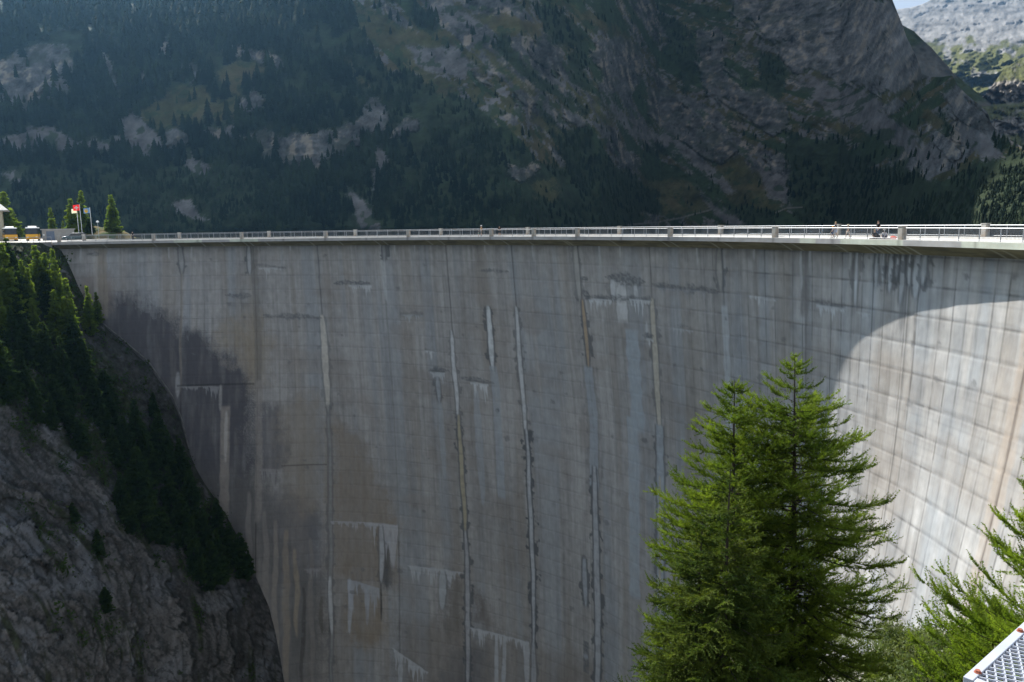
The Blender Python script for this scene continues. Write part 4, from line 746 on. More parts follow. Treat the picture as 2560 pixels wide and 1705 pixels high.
rw = wl.build('retaining_wall', mat('old_concrete', (.20, .19, .18), scale=.6, amt=.3, stretch=(1, 1, .4), col2=(.13, .12, .115))); tag(rw, 'dark weathered retaining wall carrying the bus park beside the dam', 'wall')
br = empty('barrier', tuple(m_), label='single bar grey metal barrier along the edge of the bus park', cat='railing')
pts = [a_ + Vector((0, .5, 1.0)), m_ + Vector((0, .5, 1.0)), b_ + Vector((0, .5, 1.0))]
def sub(o, root): o.parent = root; o.matrix_parent_inverse = Matrix.Translation(-Vector(root.location)); return o
sub(MB().tube(pts, .05, 5).build('handrail', MT['steel']), br)
for k in range(12):
    t = k / 11 * 2; p = pts[0].lerp(pts[1], t) if t < 1 else pts[1].lerp(pts[2], t - 1); sub(MB().tube([p - Vector((0, 0, 1)), p], .04, 5).build('post', MT['steel']), br)
yel = mat('yellow_paint', (.72, .36, .012), rough=.35, scale=2, amt=.04, spec=.5); wht = mat('white_paint', (.78, .78, .76), rough=.4, scale=2, amt=.05); gls = mat('dark_glass', (.02, .025, .03), rough=.12, amt=.05, spec=.6); blk = mat('black_rubber', (.02, .02, .02), rough=.8)
def bus(loc, yaw, label):
    r = empty('bus', tuple(loc), yaw, label=label, cat='bus')
    MB().prism([(-4.6, .35), (4.5, .35), (4.75, .6), (4.7, 1.5), (-4.6, 1.5)], -1.22, 1.22).build('body', yel, r, bevel=.06)
    MB().prism([(-4.55, 1.5), (4.68, 1.5), (4.35, 2.8), (-4.5, 2.8)], -1.19, 1.19).build('upper_body', blk, r, bevel=.05)
    MB().prism([(-4.6, 2.8), (4.38, 2.8), (4.2, 3.02), (-4.4, 3.02)], -1.23, 1.23).build('roof', wht, r, bevel=.08)
    MB().prism([(-2.2, 3.02), (2.2, 3.02), (1.8, 3.3), (-1.9, 3.3)], -.8, .8).build('roof_unit', wht, r, bevel=.06)
    for sx in range(6):
        for sy in (-1, 1): MB().box((-3.7 + sx * 1.38, sy * 1.2, 2.15), (1.22, .04, 1.0)).build('window', gls, r)
    MB().add([(4.69, -1.05, 1.55), (4.69, 1.05, 1.55), (4.40, 1.05, 2.72), (4.40, -1.05, 2.72), (4.66, -1.05, 1.55), (4.66, 1.05, 1.55), (4.37, 1.05, 2.72), (4.37, -1.05, 2.72)], [(0, 1, 2, 3), (7, 6, 5, 4), (0, 4, 5, 1), (1, 5, 6, 2), (2, 6, 7, 3), (3, 7, 4, 0)]).build('windshield', gls, r)
    for x in (-2.8, 3.0):
        for sy in (-1, 1):
            w = MB().tube([(x, sy * 1.0, .48), (x, sy * 1.26, .48)], .48, 18).build('wheel', blk, r); MB().tube([(x, sy * 1.26, .48), (x, sy * 1.275, .48)], .25, 12).build('rim', MT['steel'], w)
    for sy in (-.85, .85): MB().box((4.76, sy, .85), (.04, .35, .2)).build('headlight', wht, r)
    MB().box((3.9, -1.235, 1.45), (.95, .03, 2.1)).build('door', gls, r)
    for sy in (-1, 1): MB().box((4.8, sy * 1.4, 2.2), (.12, .2, .4)).build('mirror', blk, r)
    return r
bus(flat(84, 214, 0), math.radians(-62), 'yellow postal bus with white roof parked in full view beside the small grey hut')
bus(flat(26, 216, 0), math.radians(-55), 'yellow postal bus half hidden by trees at the left edge')
def car(loc, yaw, label, body, L=4.5, Hh=1.5):
    r = empty('car', tuple(loc), yaw, label=label, cat='car'); pm = mat('car_paint', body, rough=.25, amt=.04, spec=.6)
    h = L / 2; MB().prism([(-h, .3), (h, .3), (h + .02, .62), (h - .1, .82), (h - 1.15, .95), (-h + .1, .98), (-h, .8)], -.86, .86).build('body', pm, r, bevel=.07)
    MB().prism([(-h + .15, .97), (h - 1.2, .94), (h - 1.95, Hh - .06), (-h + .45, Hh - .05)], -.76, .76).build('windows', gls, r, bevel=.05)
    MB().prism([(-h + .42, Hh - .06), (h - 1.92, Hh - .06), (h - 2.2, Hh), (-h + .7, Hh)], -.72, .72).build('roof', wht if body[0] < .3 else pm, r, bevel=.03)
    for x in (-h + .85, h - .85):
        for sy in (-1, 1):
            w = MB().tube([(x, sy * .68, .33), (x, sy * .88, .33)], .33, 16).build('wheel', blk, r); MB().tube([(x, sy * .88, .33), (x, sy * .895, .33)], .2, 10).build('rim', MT['steel'], w)
    for sy in (-.6, .6): MB().box((h + .0, sy, .7), (.06, .32, .14)).build('headlight', wht, r)
    return r
car(flat(187, 207, 0), math.radians(205), 'dark teal estate car with pale roof standing at the left end of the dam', (.03, .07, .08), 4.9, 1.62)
hut = empty('hut', tuple(flat(147, 212, 0)), math.radians(31), label='low grey utility hut with flat roof and a blue grey door behind the railing', cat='hut')
MB().box((0, 0, 1.2), (6.4, 3.0, 2.4)).build('wall', mat('grey_render', (.34, .32, .29), scale=1, amt=.1), hut); MB().box((0, 0, 2.5), (6.9, 3.5, .2)).build('roof', MT['conc'], hut); MB().box((-1.6, -1.52, 1.05), (1.6, .06, 2.1)).build('door', mat('blue_grey_door', (.14, .17, .22)), hut); MB().box((-2.9, -1.52, 1.3), (.35, .05, .3)).build('sign', wht, hut)
hs = empty('house', tuple(flat(-20, 226, -.9)), math.radians(30), label='cream house with grey eaves rising at the left edge of the photo', cat='house')
MB().box((-2.4, 0, 3.9), (10, 8, 7.8)).build('wall', mat('cream_render', (.42, .38, .28), scale=1, amt=.08), hs); MB().add([(-8.4, -5, 7.8), (4.0, -5, 7.8), (4.0, 5, 7.8), (-8.4, 5, 7.8), (-8.4, -5, 8.05), (4.0, -5, 8.05), (4.0, 5, 8.05), (-8.4, 5, 8.05), (-7, 0, 9.6), (2.4, 0, 9.6)], [(0, 3, 2, 1), (0, 1, 5, 4), (1, 2, 6, 5), (2, 3, 7, 6), (3, 0, 4, 7), (4, 5, 9, 8), (6, 7, 8, 9), (5, 6, 9), (7, 4, 8)]).build('roof', mat('grey_roof', (.30, .29, .27), scale=3, amt=.1), hs)
for x, z in ((.9, 5.7), (-1.8, 5.7), (.9, 2.6)):
    w = MB().box((x, -4.02, z), (1.0, .08, 1.3)).build('window', gls, hs); MB().box((x, -4.05, z - .7), (1.2, .14, .08)).build('sill', MT['conc'], w)
# grassy mound with flags, lamp and trees
mo_v = []; 
gx = np.linspace(-1, 1, 40); GX, GY = np.meshgrid(gx, gx); hc = np.clip(1 - GX ** 2 - GY ** 2, 0, 1) ** .8 * 2.9 * (1 + .25 * fbm(GX * 3, GY * 3, 2., 3)) - .05
mc = flat(250, 228); MV = np.stack([GX * 8.5 + mc.x, GY * 7 + mc.y, hc], -1).reshape(-1, 3); gc = np.array((.17, .13, .05)) * (1 + .4 * fbm(GX * 6, GY * 6, 4., 4))[..., None]; gm = sst(-.1, .3, fbm(GX * 4, GY * 4, 9., 3))[..., None]; gc = gc * (1 - gm) + np.array((.07, .10, .03)) * gm
link('grass_mound', mesh_np('grass_mound', MV, grid_faces(40, 40), gc.reshape(-1, 3), smooth=True), MT['bank'], kind='structure')
for u, rho, H, kd, sx, lb in ((188, 222, 9.6, 1, 1.15, 'bushy spruce with needles lightened as if sunlit left of the flags behind the car'), (211, 226, 10.4, 1, .95, 'tall spruce with needles lightened as if sunlit right behind the red flag'), (133, 228, 7.6, 1, .9, 'slim light larch rising behind the hut roof'), (288, 224, 9.4, 1, 1.05, 'single pointed larch right of the lamp on the mound'), (16, 232, 11.5, 1, 1.3, 'large larch behind the cream house'), (38, 238, 8.0, 1, 1.5, 'round pale tree between the house and the bus'), (270, 226, 3.6, 1, 1.4, 'small larch left of the pointed larch on the mound'), (228, 219, 3.6, 0, 1.6, 'low dark spruce on the mound below the flags'), (160, 230, 4.5, 1, .8, 'thin young larch between the hut and the bushy spruce')):
    b = flat(u, rho, 0); b.z = 1.2 if u > 200 else 0; plant_tree(mids[(3 if kd else 0) + int(u) % 3], b, u, H / 15, 'larch_tree' if kd else 'spruce_tree', lb, sx=sx * 1.35)  # spruces by the flags take the lightened needles as painted sunlight
red = mat('red_cloth', (.62, .02, .03), amt=.06, transl=.3); bluec = mat('blue_cloth', (.10, .18, .42), amt=.06, transl=.3); whc = mat('white_cloth', (.72, .72, .70), amt=.05, transl=.3); yc = mat('yellow_cloth', (.70, .42, .04), amt=.05)
def cloth(w, h, amp, ox=0., inset=0.):
    n = 10; V = []; 
    for j in range(n + 1):
        for i in range(n + 1):
            x, y = i / n, j / n; V.append((-(w * x) - ox, amp * math.sin(x * 7 + y * 2) - inset, -h * y - .25 * x * h * .4))
    return V, [(j * (n + 1) + i, j * (n + 1) + i + 1, (j + 1) * (n + 1) + i + 1, (j + 1) * (n + 1) + i) for j in range(n) for i in range(n)]
def flag(u, rho, ztop, w, h, cm, label, emblem=None):
    p = flat(u, rho, 1.0); r = empty('flagpole', tuple(p), math.radians(32), label=label, cat='flagpole')
    MB().tube([(0, 0, 0), (0, 0, ztop - 1)], .05, 8).build('pole', wht, r); V, Fc = cloth(w, h, .10); V = [(x, y, z + ztop - 1.1) for x, y, z in V]; f = MB().add(V, Fc).build('flag', cm, r, smooth=True)
    if emblem == 'cross':
        m = MB()
        for (x0, x1, y0, y1) in [(.2 + .1 * k_, .3 + .1 * k_, .4, .6) for k_ in range(6)] + [(.4, .5, .2, .4), (.5, .6, .2, .4), (.4, .5, .6, .8), (.5, .6, .6, .8)]:
            for s_ in (-.07, .07):
                q = [(x0, y0), (x1, y0), (x1, y1), (x0, y1)]; m.add([(-w * a, .10 * math.sin(a * 7 + b * 2) + s_, -h * b - .1 * a * h + ztop - 1.1) for a, b in q], [(0, 1, 2, 3)])
        m.build('cross', whc, f)
    if emblem == 'disc':
        m = MB()
        for s_ in (-.07, .07): m.add([(-w * (.62 + .27 * math.cos(a)), .10 * math.sin((.62 + .27 * math.cos(a)) * 7 + 1) + s_, -h * (.55 + .36 * math.sin(a)) - .06 * h + ztop - 1.1) for a in np.linspace(0, 6.28, 12, endpoint=False)], [tuple(range(12))])
        m.build('emblem', yc, f)
flag(207, 213, 8.2, 1.38, 1.32, red, 'flagpole flying the square red flag with a white cross before the spruces', 'cross')
flag(199, 214, 7.3, 1.1, 1.0, whc, 'flagpole with a limp white flag just left below the red flag')
flag(232, 215, 7.5, 1.35, 1.2, bluec, 'slender white flagpole with a blue flag bearing a yellow emblem', 'disc')
lp = empty('street_lamp', tuple(flat(248, 212, 0)), label='street lamp with white dome head in front of the grassy mound', cat='lamp'); MB().tube([(0, 0, 0), (0, 0, 3.9)], .06, 8).build('pole', MT['steel'], lp)
MB().tube([(0, 0, 3.9), (0, 0, 4.0), (0, 0, 4.2), (0, 0, 4.38)], [.1, .36, .30, .05], 14).build('lamp_head', wht, lp)

# ------------------------------------------------------------------ near bank on the right
def rhoN(U, V):
    base = I1(V, [1500, 1560, 1600, 1660, 1750, 1900, 2300, 3200], [86, 80, 70, 56, 42, 30, 17, 8]); return base * I1(U, [1200, 2000, 2300, 2900], [1.25, 1.08, 1.0, .85])
def dispN(P, U, V): return 1.6 * fbm(P[..., 0] * .12, P[..., 1] * .12, P[..., 2] * .12, 4) - .5 * ridged(P[..., 0] * .4, P[..., 1] * .4, P[..., 2] * .4, 3)
def colN(P, U, V):
    x, y, z = P[..., 0], P[..., 1], P[..., 2]; n = fbm(x * .25, y * .25, z * .25, 5, .6); c = np.array((.075, .095, .028)) * (1 + .5 * n)[..., None]
    r = sst(.12, .3, fbm(x * .18, y * .18, z * .3 + 5, 5, .6))[..., None]; rk = np.array((.30, .28, .25)) * (1 + .3 * n)[..., None]; return c * (1 - r) + rk * r
nb, PN, UN, VN = sheet('near_bank_ground', np.arange(1300, 3000, 6.), lambda u: np.full(u.shape, 3200.), [(1300,1980),(1700,1850),(2050,1700),(2150,1640),(2220,1600),(2300,1572),(2450,1545),(2600,1500),(3000,1440)], 300, rhoN, dispN, colN, back=None, kind='structure ', mt=MT['bank'], grade=1.0)
nb['kind'] = 'structure'
def on_near(u, v):
    uu = np.array([float(u)]); vv = np.array([float(v)]); r = rhoN(uu, vv); r = r + dispN(at(uu, vv, r), uu, vv); return at(uu, vv, r)[0], float(r[0])
def ground_z(u, rho):
    vs = np.linspace(1560, 3100, 300); rs = rhoN(np.full(300, float(u)), vs); i = np.argmin(np.abs(rs - rho)); return float(at(u, vs[i], rs[i])[2])
def near_tree(name, u_top, v_top, rho, label, args, ml, rz=0.):
    a, b, t = survey(u_top, v_top); zt = CAM_Z + float(t) * rho; H = args['H']; V = tree_parts(name, args, ml); return plant_tree(V, (float(a) * rho, float(b) * rho, zt - H), rz, 1.0, name, label)
L1 = dict(seed=1, H=19.5, rad=lambda f: float(np.interp(f, [0, .35, .55, .66, .78, .86, .93, .97, 1], [4.3, 4.1, 3.6, 3.1, 2.45, 1.75, 1.0, .55, .08])), nbr=230, zc=(.12, -.55, .52), tw_gap=.05, tw_len=.85, tw_ang=44, gap=.034, needle=.070, nper=4, base=.12, tw_z=.25, width=.27, irr=.10)
near_tree('larch_tree', 2003, 884, 33.0, 'tall bright green larch with feathery upswept branches, the highest of the near trees', L1, MT['needles'])
L2 = dict(seed=2, H=18.0, rad=lambda f: float(np.interp(f, [0, .35, .55, .68, .8, .9, .96, 1], [4.0, 3.6, 3.2, 2.6, 1.9, 1.15, .6, .08])), nbr=190, zc=(.15, -.35, .35), tw_gap=.052, tw_len=.9, tw_ang=44, gap=.034, needle=.070, nper=4, base=.12, tw_z=.25, width=.28, irr=.09)
near_tree('larch_tree', 1863, 948, 32.0, 'green larch with rounded tip just left of the tallest larch', L2, MT['needles'])
S1 = dict(seed=3, H=15.0, rad=lambda f: float(np.interp(f, [0, .3, .45, .6, .75, .88, .96, 1], [4.1, 3.5, 2.9, 2.1, 1.4, .8, .35, .08])), nbr=210, zc=(.08, -.30, .22), tw_gap=.055, tw_len=.85, tw_ang=50, gap=.034, needle=.062, nper=4, base=.08, tw_z=-.08, width=.38, irr=.08)
near_tree('spruce_tree', 1838, 1175, 27.0, 'dense dark green spruce in front of the two near larches', S1, MT['spruce'])
S2 = dict(seed=4, H=13.0, rad=lambda f: float(np.interp(f, [0, .3, .5, .7, .85, 1], [3.2, 2.9, 2.5, 1.7, .9, .08])), nbr=150, zc=(.10, -.30, .25), tw_gap=.055, tw_len=.8, tw_ang=48, gap=.034, needle=.062, nper=4, base=.08, tw_z=-.02, width=.38, irr=.09)
near_tree('spruce_tree', 1745, 1300, 27.5, 'smaller spruce at the lower left of the near tree group', S2, MT['spruce'])
L3 = dict(seed=5, H=12.0, rad=lambda f: float(np.interp(f, [0, .3, .5, .7, .85, .95, 1], [3.6, 3.4, 3.1, 2.3, 1.4, .7, .15])), nbr=250, zc=(.15, -.30, .42), tw_gap=.042, tw_len=.66, tw_ang=40, gap=.02, needle=.052, nper=4, base=.1, tw_z=.25, width=.26, irr=.07)
near_tree('larch_tree', 2790, 1075, 19.5, 'bright larch reaching in from the right edge above the steel grating', L3, MT['sunny'])
L4 = dict(seed=6, H=6.5, rad=lambda f: float(np.interp(f, [0, .4, .7, 1], [1.9, 1.7, 1.0, .1])), nbr=200, zc=(.15, -.30, .40), tw_gap=.055, tw_len=.65, tw_ang=42, gap=.032, needle=.065, nper=4, base=.1, tw_z=.25, width=.26, irr=.16)
near_tree('larch_tree', 2475, 1500, 21.0, 'young larch below the right edge larch beside the rocky bank', L4, MT['sunny'])
# leafy shrub
def shrub(u, v_top, rho, H, W, label, n=5200, ml=None, name='leafy_shrub'):
    a, b, t = survey(u, v_top); zt = CAM_Z + float(t) * rho; g = np.random.default_rng(int(u)); st = MB(); tips = []
    for k in range(26):
        an = g.uniform(0, 6.3); r0 = W * g.uniform(.2, 1) ; e = Vector((r0 * math.cos(an), r0 * math.sin(an), H * g.uniform(.6, 1.0) * (1 - .25 * r0 / W))); mid_ = e * .5 + Vector((g.normal(0, .1), g.normal(0, .1), H * .08)); st.tube([(0, 0, 0), tuple(mid_), tuple(e)], [.02, .012, .004], 4); tips += [(mid_, e)] * 1
    i = g.integers(0, len(tips), n); tt = g.uniform(.1, 1.05, n); A = np.array([tuple(tips[k][0]) for k in i]); B = np.array([tuple(tips[k][1]) for k in i]); p = A + (B - A) * tt[:, None] + g.normal(size=(n, 3)) * .16 * H / 2.5
    d = unit(g.normal(size=(n, 3))); q = unit(g.normal(size=(n, 3))); ln = g.uniform(.05, .10, n); Vv = leaf_tris(p, d, q, ln, ln * .45)
    r = empty(name, (float(a) * rho, float(b) * rho, zt - H), label=label, cat='shrub'); link('leaves', mesh_np('leaves', Vv, np.arange(len(Vv)).reshape(-1, 3)), ml or MT['leaf'], parent=r); st.build('stems', MT['bark'], r)
shrub(2345, 1505, 26, 3.2, 1.5, 'loose pale leaved shrub between the larches above the rocky bank')
shrub(2285, 1600, 34, 2.2, 1.8, 'low yellow green bush at the foot of the sunlit wall', ml=MT['leaf'])
shrub(2400, 1640, 22, 2.2, 1.6, 'dense green bush just left of the steel grating', 7000)
# undergrowth on the near bank
g = np.random.default_rng(21); n = 3600; uu = g.uniform(2040, 2640, n); vv = 1560 + 330 * g.random(n) ** 1.2; rN = rhoN(uu, vv); PB = at(uu, vv, rN); PB = at(uu, vv, rN + dispN(PB, uu, vv)); k = fbm(PB[:, 0] * .18, PB[:, 1] * .18, PB[:, 2] * .3 + 5, 5, .6) < .16; PB = PB[k]; m = 30
cen = np.repeat(PB, m, 0); sz = np.repeat(g.uniform(.25, .8, len(PB)), m)[:, None]; o3 = g.normal(size=(len(cen), 3)) * sz * np.array((.5, .5, .35)); d3 = unit(g.normal(size=cen.shape)); q3 = unit(g.normal(size=cen.shape) + np.array((0, 0, .8))); ll = .16 * g.uniform(.5, 1.2, len(cen)); Vb = leaf_tris(cen + o3 + np.array((0, 0, .15)), d3, q3, ll, ll * .35)
link('undergrowth', mesh_np('undergrowth', Vb, np.arange(len(Vb)).reshape(-1, 3)), MT['leaf'], kind='stuff', label='grass and low growth on the sunny near bank')

# ------------------------------------------------------------------ steel grating of the viewing platform
zp = CAM_Z - 1.5
def plane_pt(u, v):
    a, b, t = survey(u, v); r = -1.5 / float(t); return Vector((float(a) * r, float(b) * r, zp))
c0 = plane_pt(2408, 1691); c1 = plane_pt(2561, 1553); ex = (c1 - c0).normalized(); c2 = plane_pt(2478, 1704); ey = (c2 - c0); ey = (ey - ex * ey.dot(ex)).normalized()
gal = mat('zinc_steel', (.46, .48, .53), rough=.45, scale=8, amt=.08, spec=.5, metal=.15); rust = mat('rusty_bolt', (.30, .10, .06), rough=.8, scale=30, amt=.3)
gr = empty('platform_grating', tuple(c0), math.atan2(ex.y, ex.x), label='corner of a pale galvanised steel grating platform jutting in at the lower right', cat='grating')
sgn = 1 if (Vector((-ex.y, ex.x, 0)).dot(ey) > 0) else -1; Wd, Ln_ = 1.3, 3.2
MB().box((Ln_ / 2, sgn * .015, -.022), (Ln_, .030, .044)).build('frame_bar', gal, gr, bevel=.002)
MB().box((.015, sgn * (Wd / 2 + .032), -.024), (.030, Wd, .044)).build('frame_bar', gal, gr, bevel=.002)
w1 = plane_pt(2489, 1643); w2 = plane_pt(2499, 1705); bd = (w2 - w1).normalized(); ang_b = math.atan2(bd.y, bd.x) - math.atan2(ex.y, ex.x)
ca_, sa_ = math.cos(ang_b), math.sin(ang_b); barm, rods = MB(), MB()
def clip_seg(o, d, x0, x1, y0, y1):
    t0, t1 = -9, 9
    for p, dd, lo, hi in ((o[0], d[0], x0, x1), (o[1], d[1], y0, y1)):
        if abs(dd) < 1e-6:
            if p < lo or p > hi: return None
            continue
        a, b = (lo - p) / dd, (hi - p) / dd
        if a > b: a, b = b, a
        t0, t1 = max(t0, a), min(t1, b)
    return (t0, t1) if t1 > t0 + .01 else None
yl, yh = (0.031, Wd) if sgn > 0 else (-Wd, -.031)
for k in range(-120, 121):
    o_ = (1.0 - sa_ * k * .027, ca_ * k * .027); r_ = clip_seg(o_, (ca_, sa_), .031, Ln_ - .02, yl, yh)
    if r_: m_ = (r_[0] + r_[1]) / 2; barm.box((o_[0] + ca_ * m_, o_[1] + sa_ * m_, -.022), (r_[1] - r_[0], .0045, .036), ang_b)
    o_ = (1.0 + ca_ * k * .027, sa_ * k * .027); r_ = clip_seg(o_, (-sa_, ca_), .031, Ln_ - .02, yl, yh)
    if r_: m_ = (r_[0] + r_[1]) / 2; rods.box((o_[0] - sa_ * m_, o_[1] + ca_ * m_, -.008), (r_[1] - r_[0], .004, .008), ang_b + math.pi / 2)
barm.build('bearing_bars', gal, gr); rods.build('cross_rods', gal, gr)
for x, y in ((.06, .022), (.46, .016), (.93, .016)):
    b = MB().tube([(x, sgn * y, -.001), (x, sgn * y, .009)], .0085, 6).build('bolt', rust, gr); MB().tube([(x, sgn * y, .0), (x, sgn * y, .002)], .012, 12).build('washer', rust, b)
for x, y in ((.06, .1), (3.1, .1), (.06, 1.2), (3.1, 1.2)): MB().box((x, sgn * y, -1.55), (.08, .08, 3.0)).build('leg', gal, gr)

# ------------------------------------------------------------------ people on the crest
skin_m = mat('skin', (.48, .30, .21), amt=.04, rough=.6); hairs = {k: mat(k + '_hair', c, amt=.1) for k, c in (('dark', (.03, .02, .015)), ('blond', (.38, .28, .15)))}
cl_cache = {}
def cmat(c):
    k = tuple(c)
    if k not in cl_cache: cl_cache[k] = mat('cloth', k, amt=.06, rough=.9)
    return cl_cache[k]
def skin_obj(name, J, E, m, parent, sub_=1, root=0):
    me = bpy.data.meshes.new(name); me.from_pydata([j[:3] for j in J], E, []); o = link(name, me, m, parent); sk = o.modifiers.new('skin', 'SKIN'); sk.use_smooth_shade = True
    for i, j in enumerate(J): me.skin_vertices[0].data[i].radius = (j[3], j[4] if len(j) > 4 else j[3]); me.skin_vertices[0].data[i].use_root = (i == root)
    s2 = o.modifiers.new('sub', 'SUBSURF'); s2.levels = s2.render_levels = sub_; return o
def person(u, r_off, H, yaw, label, top, bottom, hat=None, hair='dark', pose='stand', short=True, z0=0.0, lean=0.0, group=None):
    ph = np.linspace(-7, 90, 6000); Q = on_dam(ph, R + r_off, 0.); a, b, _ = survey(u, 600.); i = int(np.argmin(np.abs(Q[:, 0] * float(b) - Q[:, 1] * float(a)) + 1e3 * (Q[:, 1] < 0)))
    face = math.atan2(-Q[i, 0], -(-Q[i, 1])) if False else 0
    r = empty('person', (Q[i, 0], Q[i, 1], z0), yaw, label=label, cat='person', group=group); s = H / 1.75; r.scale = (s, s, s)
    st = .16 if pose == 'walk' else .0
    if pose == 'sit': pel = (0, 0, .14); kn = lambda q: (q * .16, .40, .42); an = lambda q: (q * .14, .62, .07); toe = lambda q: (q * .15, .82, .05)
    else: pel = (0, 0, .95); kn = lambda q: (q * .10, .04 + q * st, .50); an = lambda q: (q * .10, -.02 + q * st * 1.5, .08); toe = lambda q: (q * .12, .17 + q * st * 1.5, .04)
    bz = pel[2] - .95; L_ = lambda z: lean * max(0, z - .95)
    J = [(*pel, .135, .105), (0, L_(1.12), 1.12 + bz, .125, .095), (0, L_(1.35), 1.35 + bz, .155, .11), (0, L_(1.50), 1.50 + bz, .058), (0, L_(1.56) + .01, 1.57 + bz, .068), (0, L_(1.63) + .02, 1.65 + bz, .098, .085), (0, L_(1.7) + .01, 1.735 + bz, .065)]
    E = [(0, 1), (1, 2), (2, 3), (3, 4), (4, 5), (5, 6)]; arms = []
    J.append((0, L_(1.6) + .115, 1.62 + bz, .016)); E.append((5, 7))
    for q in (-1, 1):
        b0 = len(J); J += [(q * .09, pel[1], pel[2] - .05, .088), (*kn(q), .062), (*an(q), .042), (*toe(q), .035)]; E += [(0, b0), (b0, b0 + 1), (b0 + 1, b0 + 2), (b0 + 2, b0 + 3)]
        b1 = len(J); sh = (q * .19, L_(1.42), 1.42 + bz); el = (q * .25, L_(1.15) - .03 + (.16 if pose == 'lean' else 0) - q * st * .6, 1.14 + bz); wr = (q * .23, L_(1.1) + .12 + (.25 if pose in ('lean', 'sit') else 0) - q * st, (1.12 if pose == 'lean' else .92) + bz + (.04 if pose == 'sit' else 0)); pm_ = (wr[0], wr[1] + .05, wr[2] - .06)
        J += [(*sh, .058), (*el, .043), (*wr, .030), (*pm_, .034, .02)]; E += [(2, b1), (b1, b1 + 1), (b1 + 1, b1 + 2), (b1 + 2, b1 + 3)]
        for f in range(4): J.append((pm_[0] + (f - 1.5) * .018, pm_[1] + .045, pm_[2] - .07 - .008 * (f in (1, 2)), .009)); E.append((b1 + 3, len(J) - 1))
        J.append((pm_[0] - q * .045, pm_[1] + .03, pm_[2] - .015, .010)); E.append((b1 + 3, len(J) - 1)); arms.append((sh, el))
    skin_obj('body', J, E, skin_m, r)
    T = [(pel[0], pel[1], pel[2] + .02, .155, .125), (0, L_(1.12), 1.12 + bz, .145, .115), (0, L_(1.36), 1.36 + bz, .175, .13), (0, L_(1.47), 1.46 + bz, .09)]; TE = [(0, 1), (1, 2), (2, 3)]
    for sh, el in arms: T += [(*sh, .075), tuple(sh[k] + (el[k] - sh[k]) * .62 for k in range(3)) + (.062,)]; TE += [(2, len(T) - 2), (len(T) - 2, len(T) - 1)]
    skin_obj('shirt', T, TE, cmat(top), r)
    B = [(*pel, .158, .13)]; BE = []
    for q in (-1, 1):
        h = (q * .09, pel[1], pel[2] - .06); k = kn(q); e = tuple(h[i_] + (k[i_] - h[i_]) * (.85 if short else 1) for i_ in range(3)); B += [(*h, .112), (*e, .088)]; BE += [(0, len(B) - 2), (len(B) - 2, len(B) - 1)]
        if not short: B.append((*[k[i_] + (an(q)[i_] - k[i_]) * .95 for i_ in range(3)], .07)); BE.append((len(B) - 2, len(B) - 1))
        skin_obj('shoe', [(*an(q), .052), (*toe(q), .045)], [(0, 1)], blk, r)
    skin_obj('shorts' if short else 'trousers', B, BE, cmat(bottom), r)
    hm = MB(); hz = 1.68 + bz; hy = L_(1.66) - .005
    ringp = [(a_, t_) for t_ in (0, .5, 1.0, 1.4) for a_ in range(10)]; V = [(.108 * math.cos(t_) * math.cos(a_ * .628), hy + .112 * math.cos(t_) * math.sin(a_ * .628), hz - .01 + .115 * math.sin(t_)) for a_, t_ in ringp]
    hm.add(V, [(j * 10 + i_, j * 10 + (i_ + 1) % 10, (j + 1) * 10 + (i_ + 1) % 10, (j + 1) * 10 + i_) for j in range(3) for i_ in range(10)] + [tuple(30 + i_ for i_ in range(10))]); hm.build('hair', hairs[hair], r, smooth=True)
    if hat:
        h2 = MB().tube([(0, hy, hz + .035), (0, hy, hz + .055), (0, hy, hz + .06), (0, hy, hz + .16), (0, hy, hz + .17)], [.19, .19, .125, .11, .05], 14); h2.build('hat', cmat(hat), r)
    return r
person(2088, .75, 1.72, math.radians(70), 'adult in a dark top and pale blue shorts walking along the crest beside a child', (.02, .02, .025), (.50, .56, .72), hair='blond', pose='walk')
person(2081, .60, 1.22, math.radians(60), 'small child in an orange cap and blue clothes beside the adult in pale shorts', (.14, .20, .34), (.10, .14, .24), hat=(.85, .40, .04), pose='walk')
person(2119, .60, 1.40, math.radians(95), 'child with a light sun hat and brown top walking behind the adult in pale shorts', (.16, .11, .08), (.55, .50, .45), hat=(.60, .52, .38), hair='blond', pose='walk')
person(2194, 1.0, 1.80, math.radians(100), 'man in a black shirt and blue jeans standing over the two seated people', (.008, .008, .01), (.05, .09, .16), short=False)
person(2186, .65, 1.70, math.radians(200), 'person in dark clothes seated on the left end of the black mat', (.03, .035, .04), (.03, .03, .035), pose='sit', short=False, hair='blond')
person(2210, .65, 1.70, math.radians(160), 'person with sun hat and white top seated on the black mat near the pillar', (.62, .62, .64), (.06, .07, .11), hat=(.45, .42, .38), pose='sit', short=False)
person(1204, .6, 1.78, math.radians(120), 'hiker with white cap, tan top and khaki shorts on the far crest', (.42, .26, .14), (.16, .14, .09), hat=(.78, .78, .76))
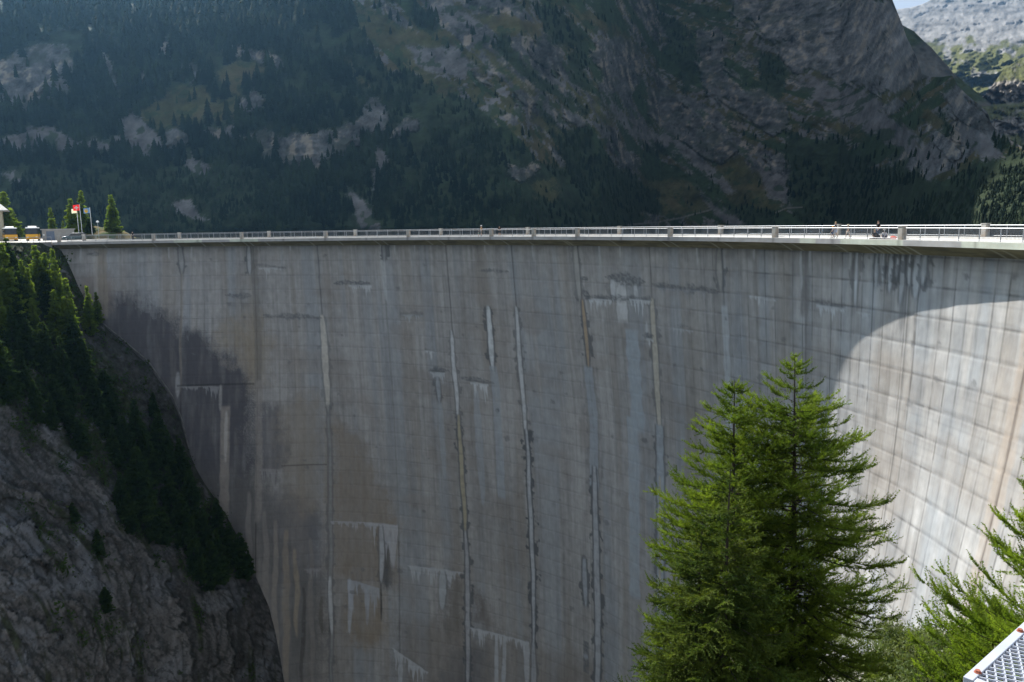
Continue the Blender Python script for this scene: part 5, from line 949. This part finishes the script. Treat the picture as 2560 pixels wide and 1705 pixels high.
person(1197, .5, 1.15, math.radians(60), 'small child in blue green clothes beside the hiker with the white cap', (.10, .13, .17), (.20, .34, .30))
person(1249, .6, 1.70, math.radians(180), 'person in black leaning over the railing right of the small pillar', (.012, .012, .014), (.03, .04, .045), hair='dark', pose='lean', lean=.35)
person(333, 7.7, 1.75, math.radians(200), 'person in black leaning on the lake side railing right of the mound', (.012, .012, .014), (.02, .02, .03), pose='lean', lean=.3, short=False)
def crest_xy(u, r_off):
    ph = np.linspace(-7, 90, 6000); Q = on_dam(ph, R + r_off, 0.); a, b, _ = survey(u, 600.); i = int(np.argmin(np.abs(Q[:, 0] * float(b) - Q[:, 1] * float(a)))); return Q[i, 0], Q[i, 1], ph[i]
x, y, p = crest_xy(2201, .62); o = MB().box((0, 0, .04), (2.1, .85, .08)).build('mat', blk, loc=(x, y, 0), rz=-math.radians(p), bevel=.02); tag(o, 'flat black mat under the two people sitting on the crest', 'mat')
x, y, p = crest_xy(2234, .55); bgm = MB(); bgm.tube([(-.36, 0, .14), (-.3, 0, .16), (0, 0, .17), (.3, 0, .15), (.36, 0, .13)], [.05, .14, .16, .14, .04], 10)
r = empty('bag', (x, y, 0), -math.radians(p), label='red bag lying beside the concrete pillar right of the seated people', cat='bag'); bgm.build('body', cmat((.75, .10, .06)), r, smooth=True); MB().tube([(-.2, 0, .28), (-.12, 0, .42), (.12, 0, .42), (.2, 0, .28)], .015, 6).build('strap', cmat((.6, .5, .5)), r)

# ------------------------------------------------------------------ mountain air
hz = MB().box((300, 2950, 600), (5200, 6700, 1480)).build('haze', None, kind='stuff')
hm_ = bpy.data.materials.new('air'); hm_.use_nodes = True; hn = hm_.node_tree; hn.nodes.clear(); ho = hn.nodes.new('ShaderNodeOutputMaterial'); hv = hn.nodes.new('ShaderNodeVolumePrincipled')
hv.inputs['Color'].default_value = (.30, .62, 1.0, 1); hv.inputs['Density'].default_value = 0.8e-4; hv.inputs['Anisotropy'].default_value = .72; hn.links.new(hv.outputs[0], ho.inputs['Volume'])
hz.data.materials.append(hm_)
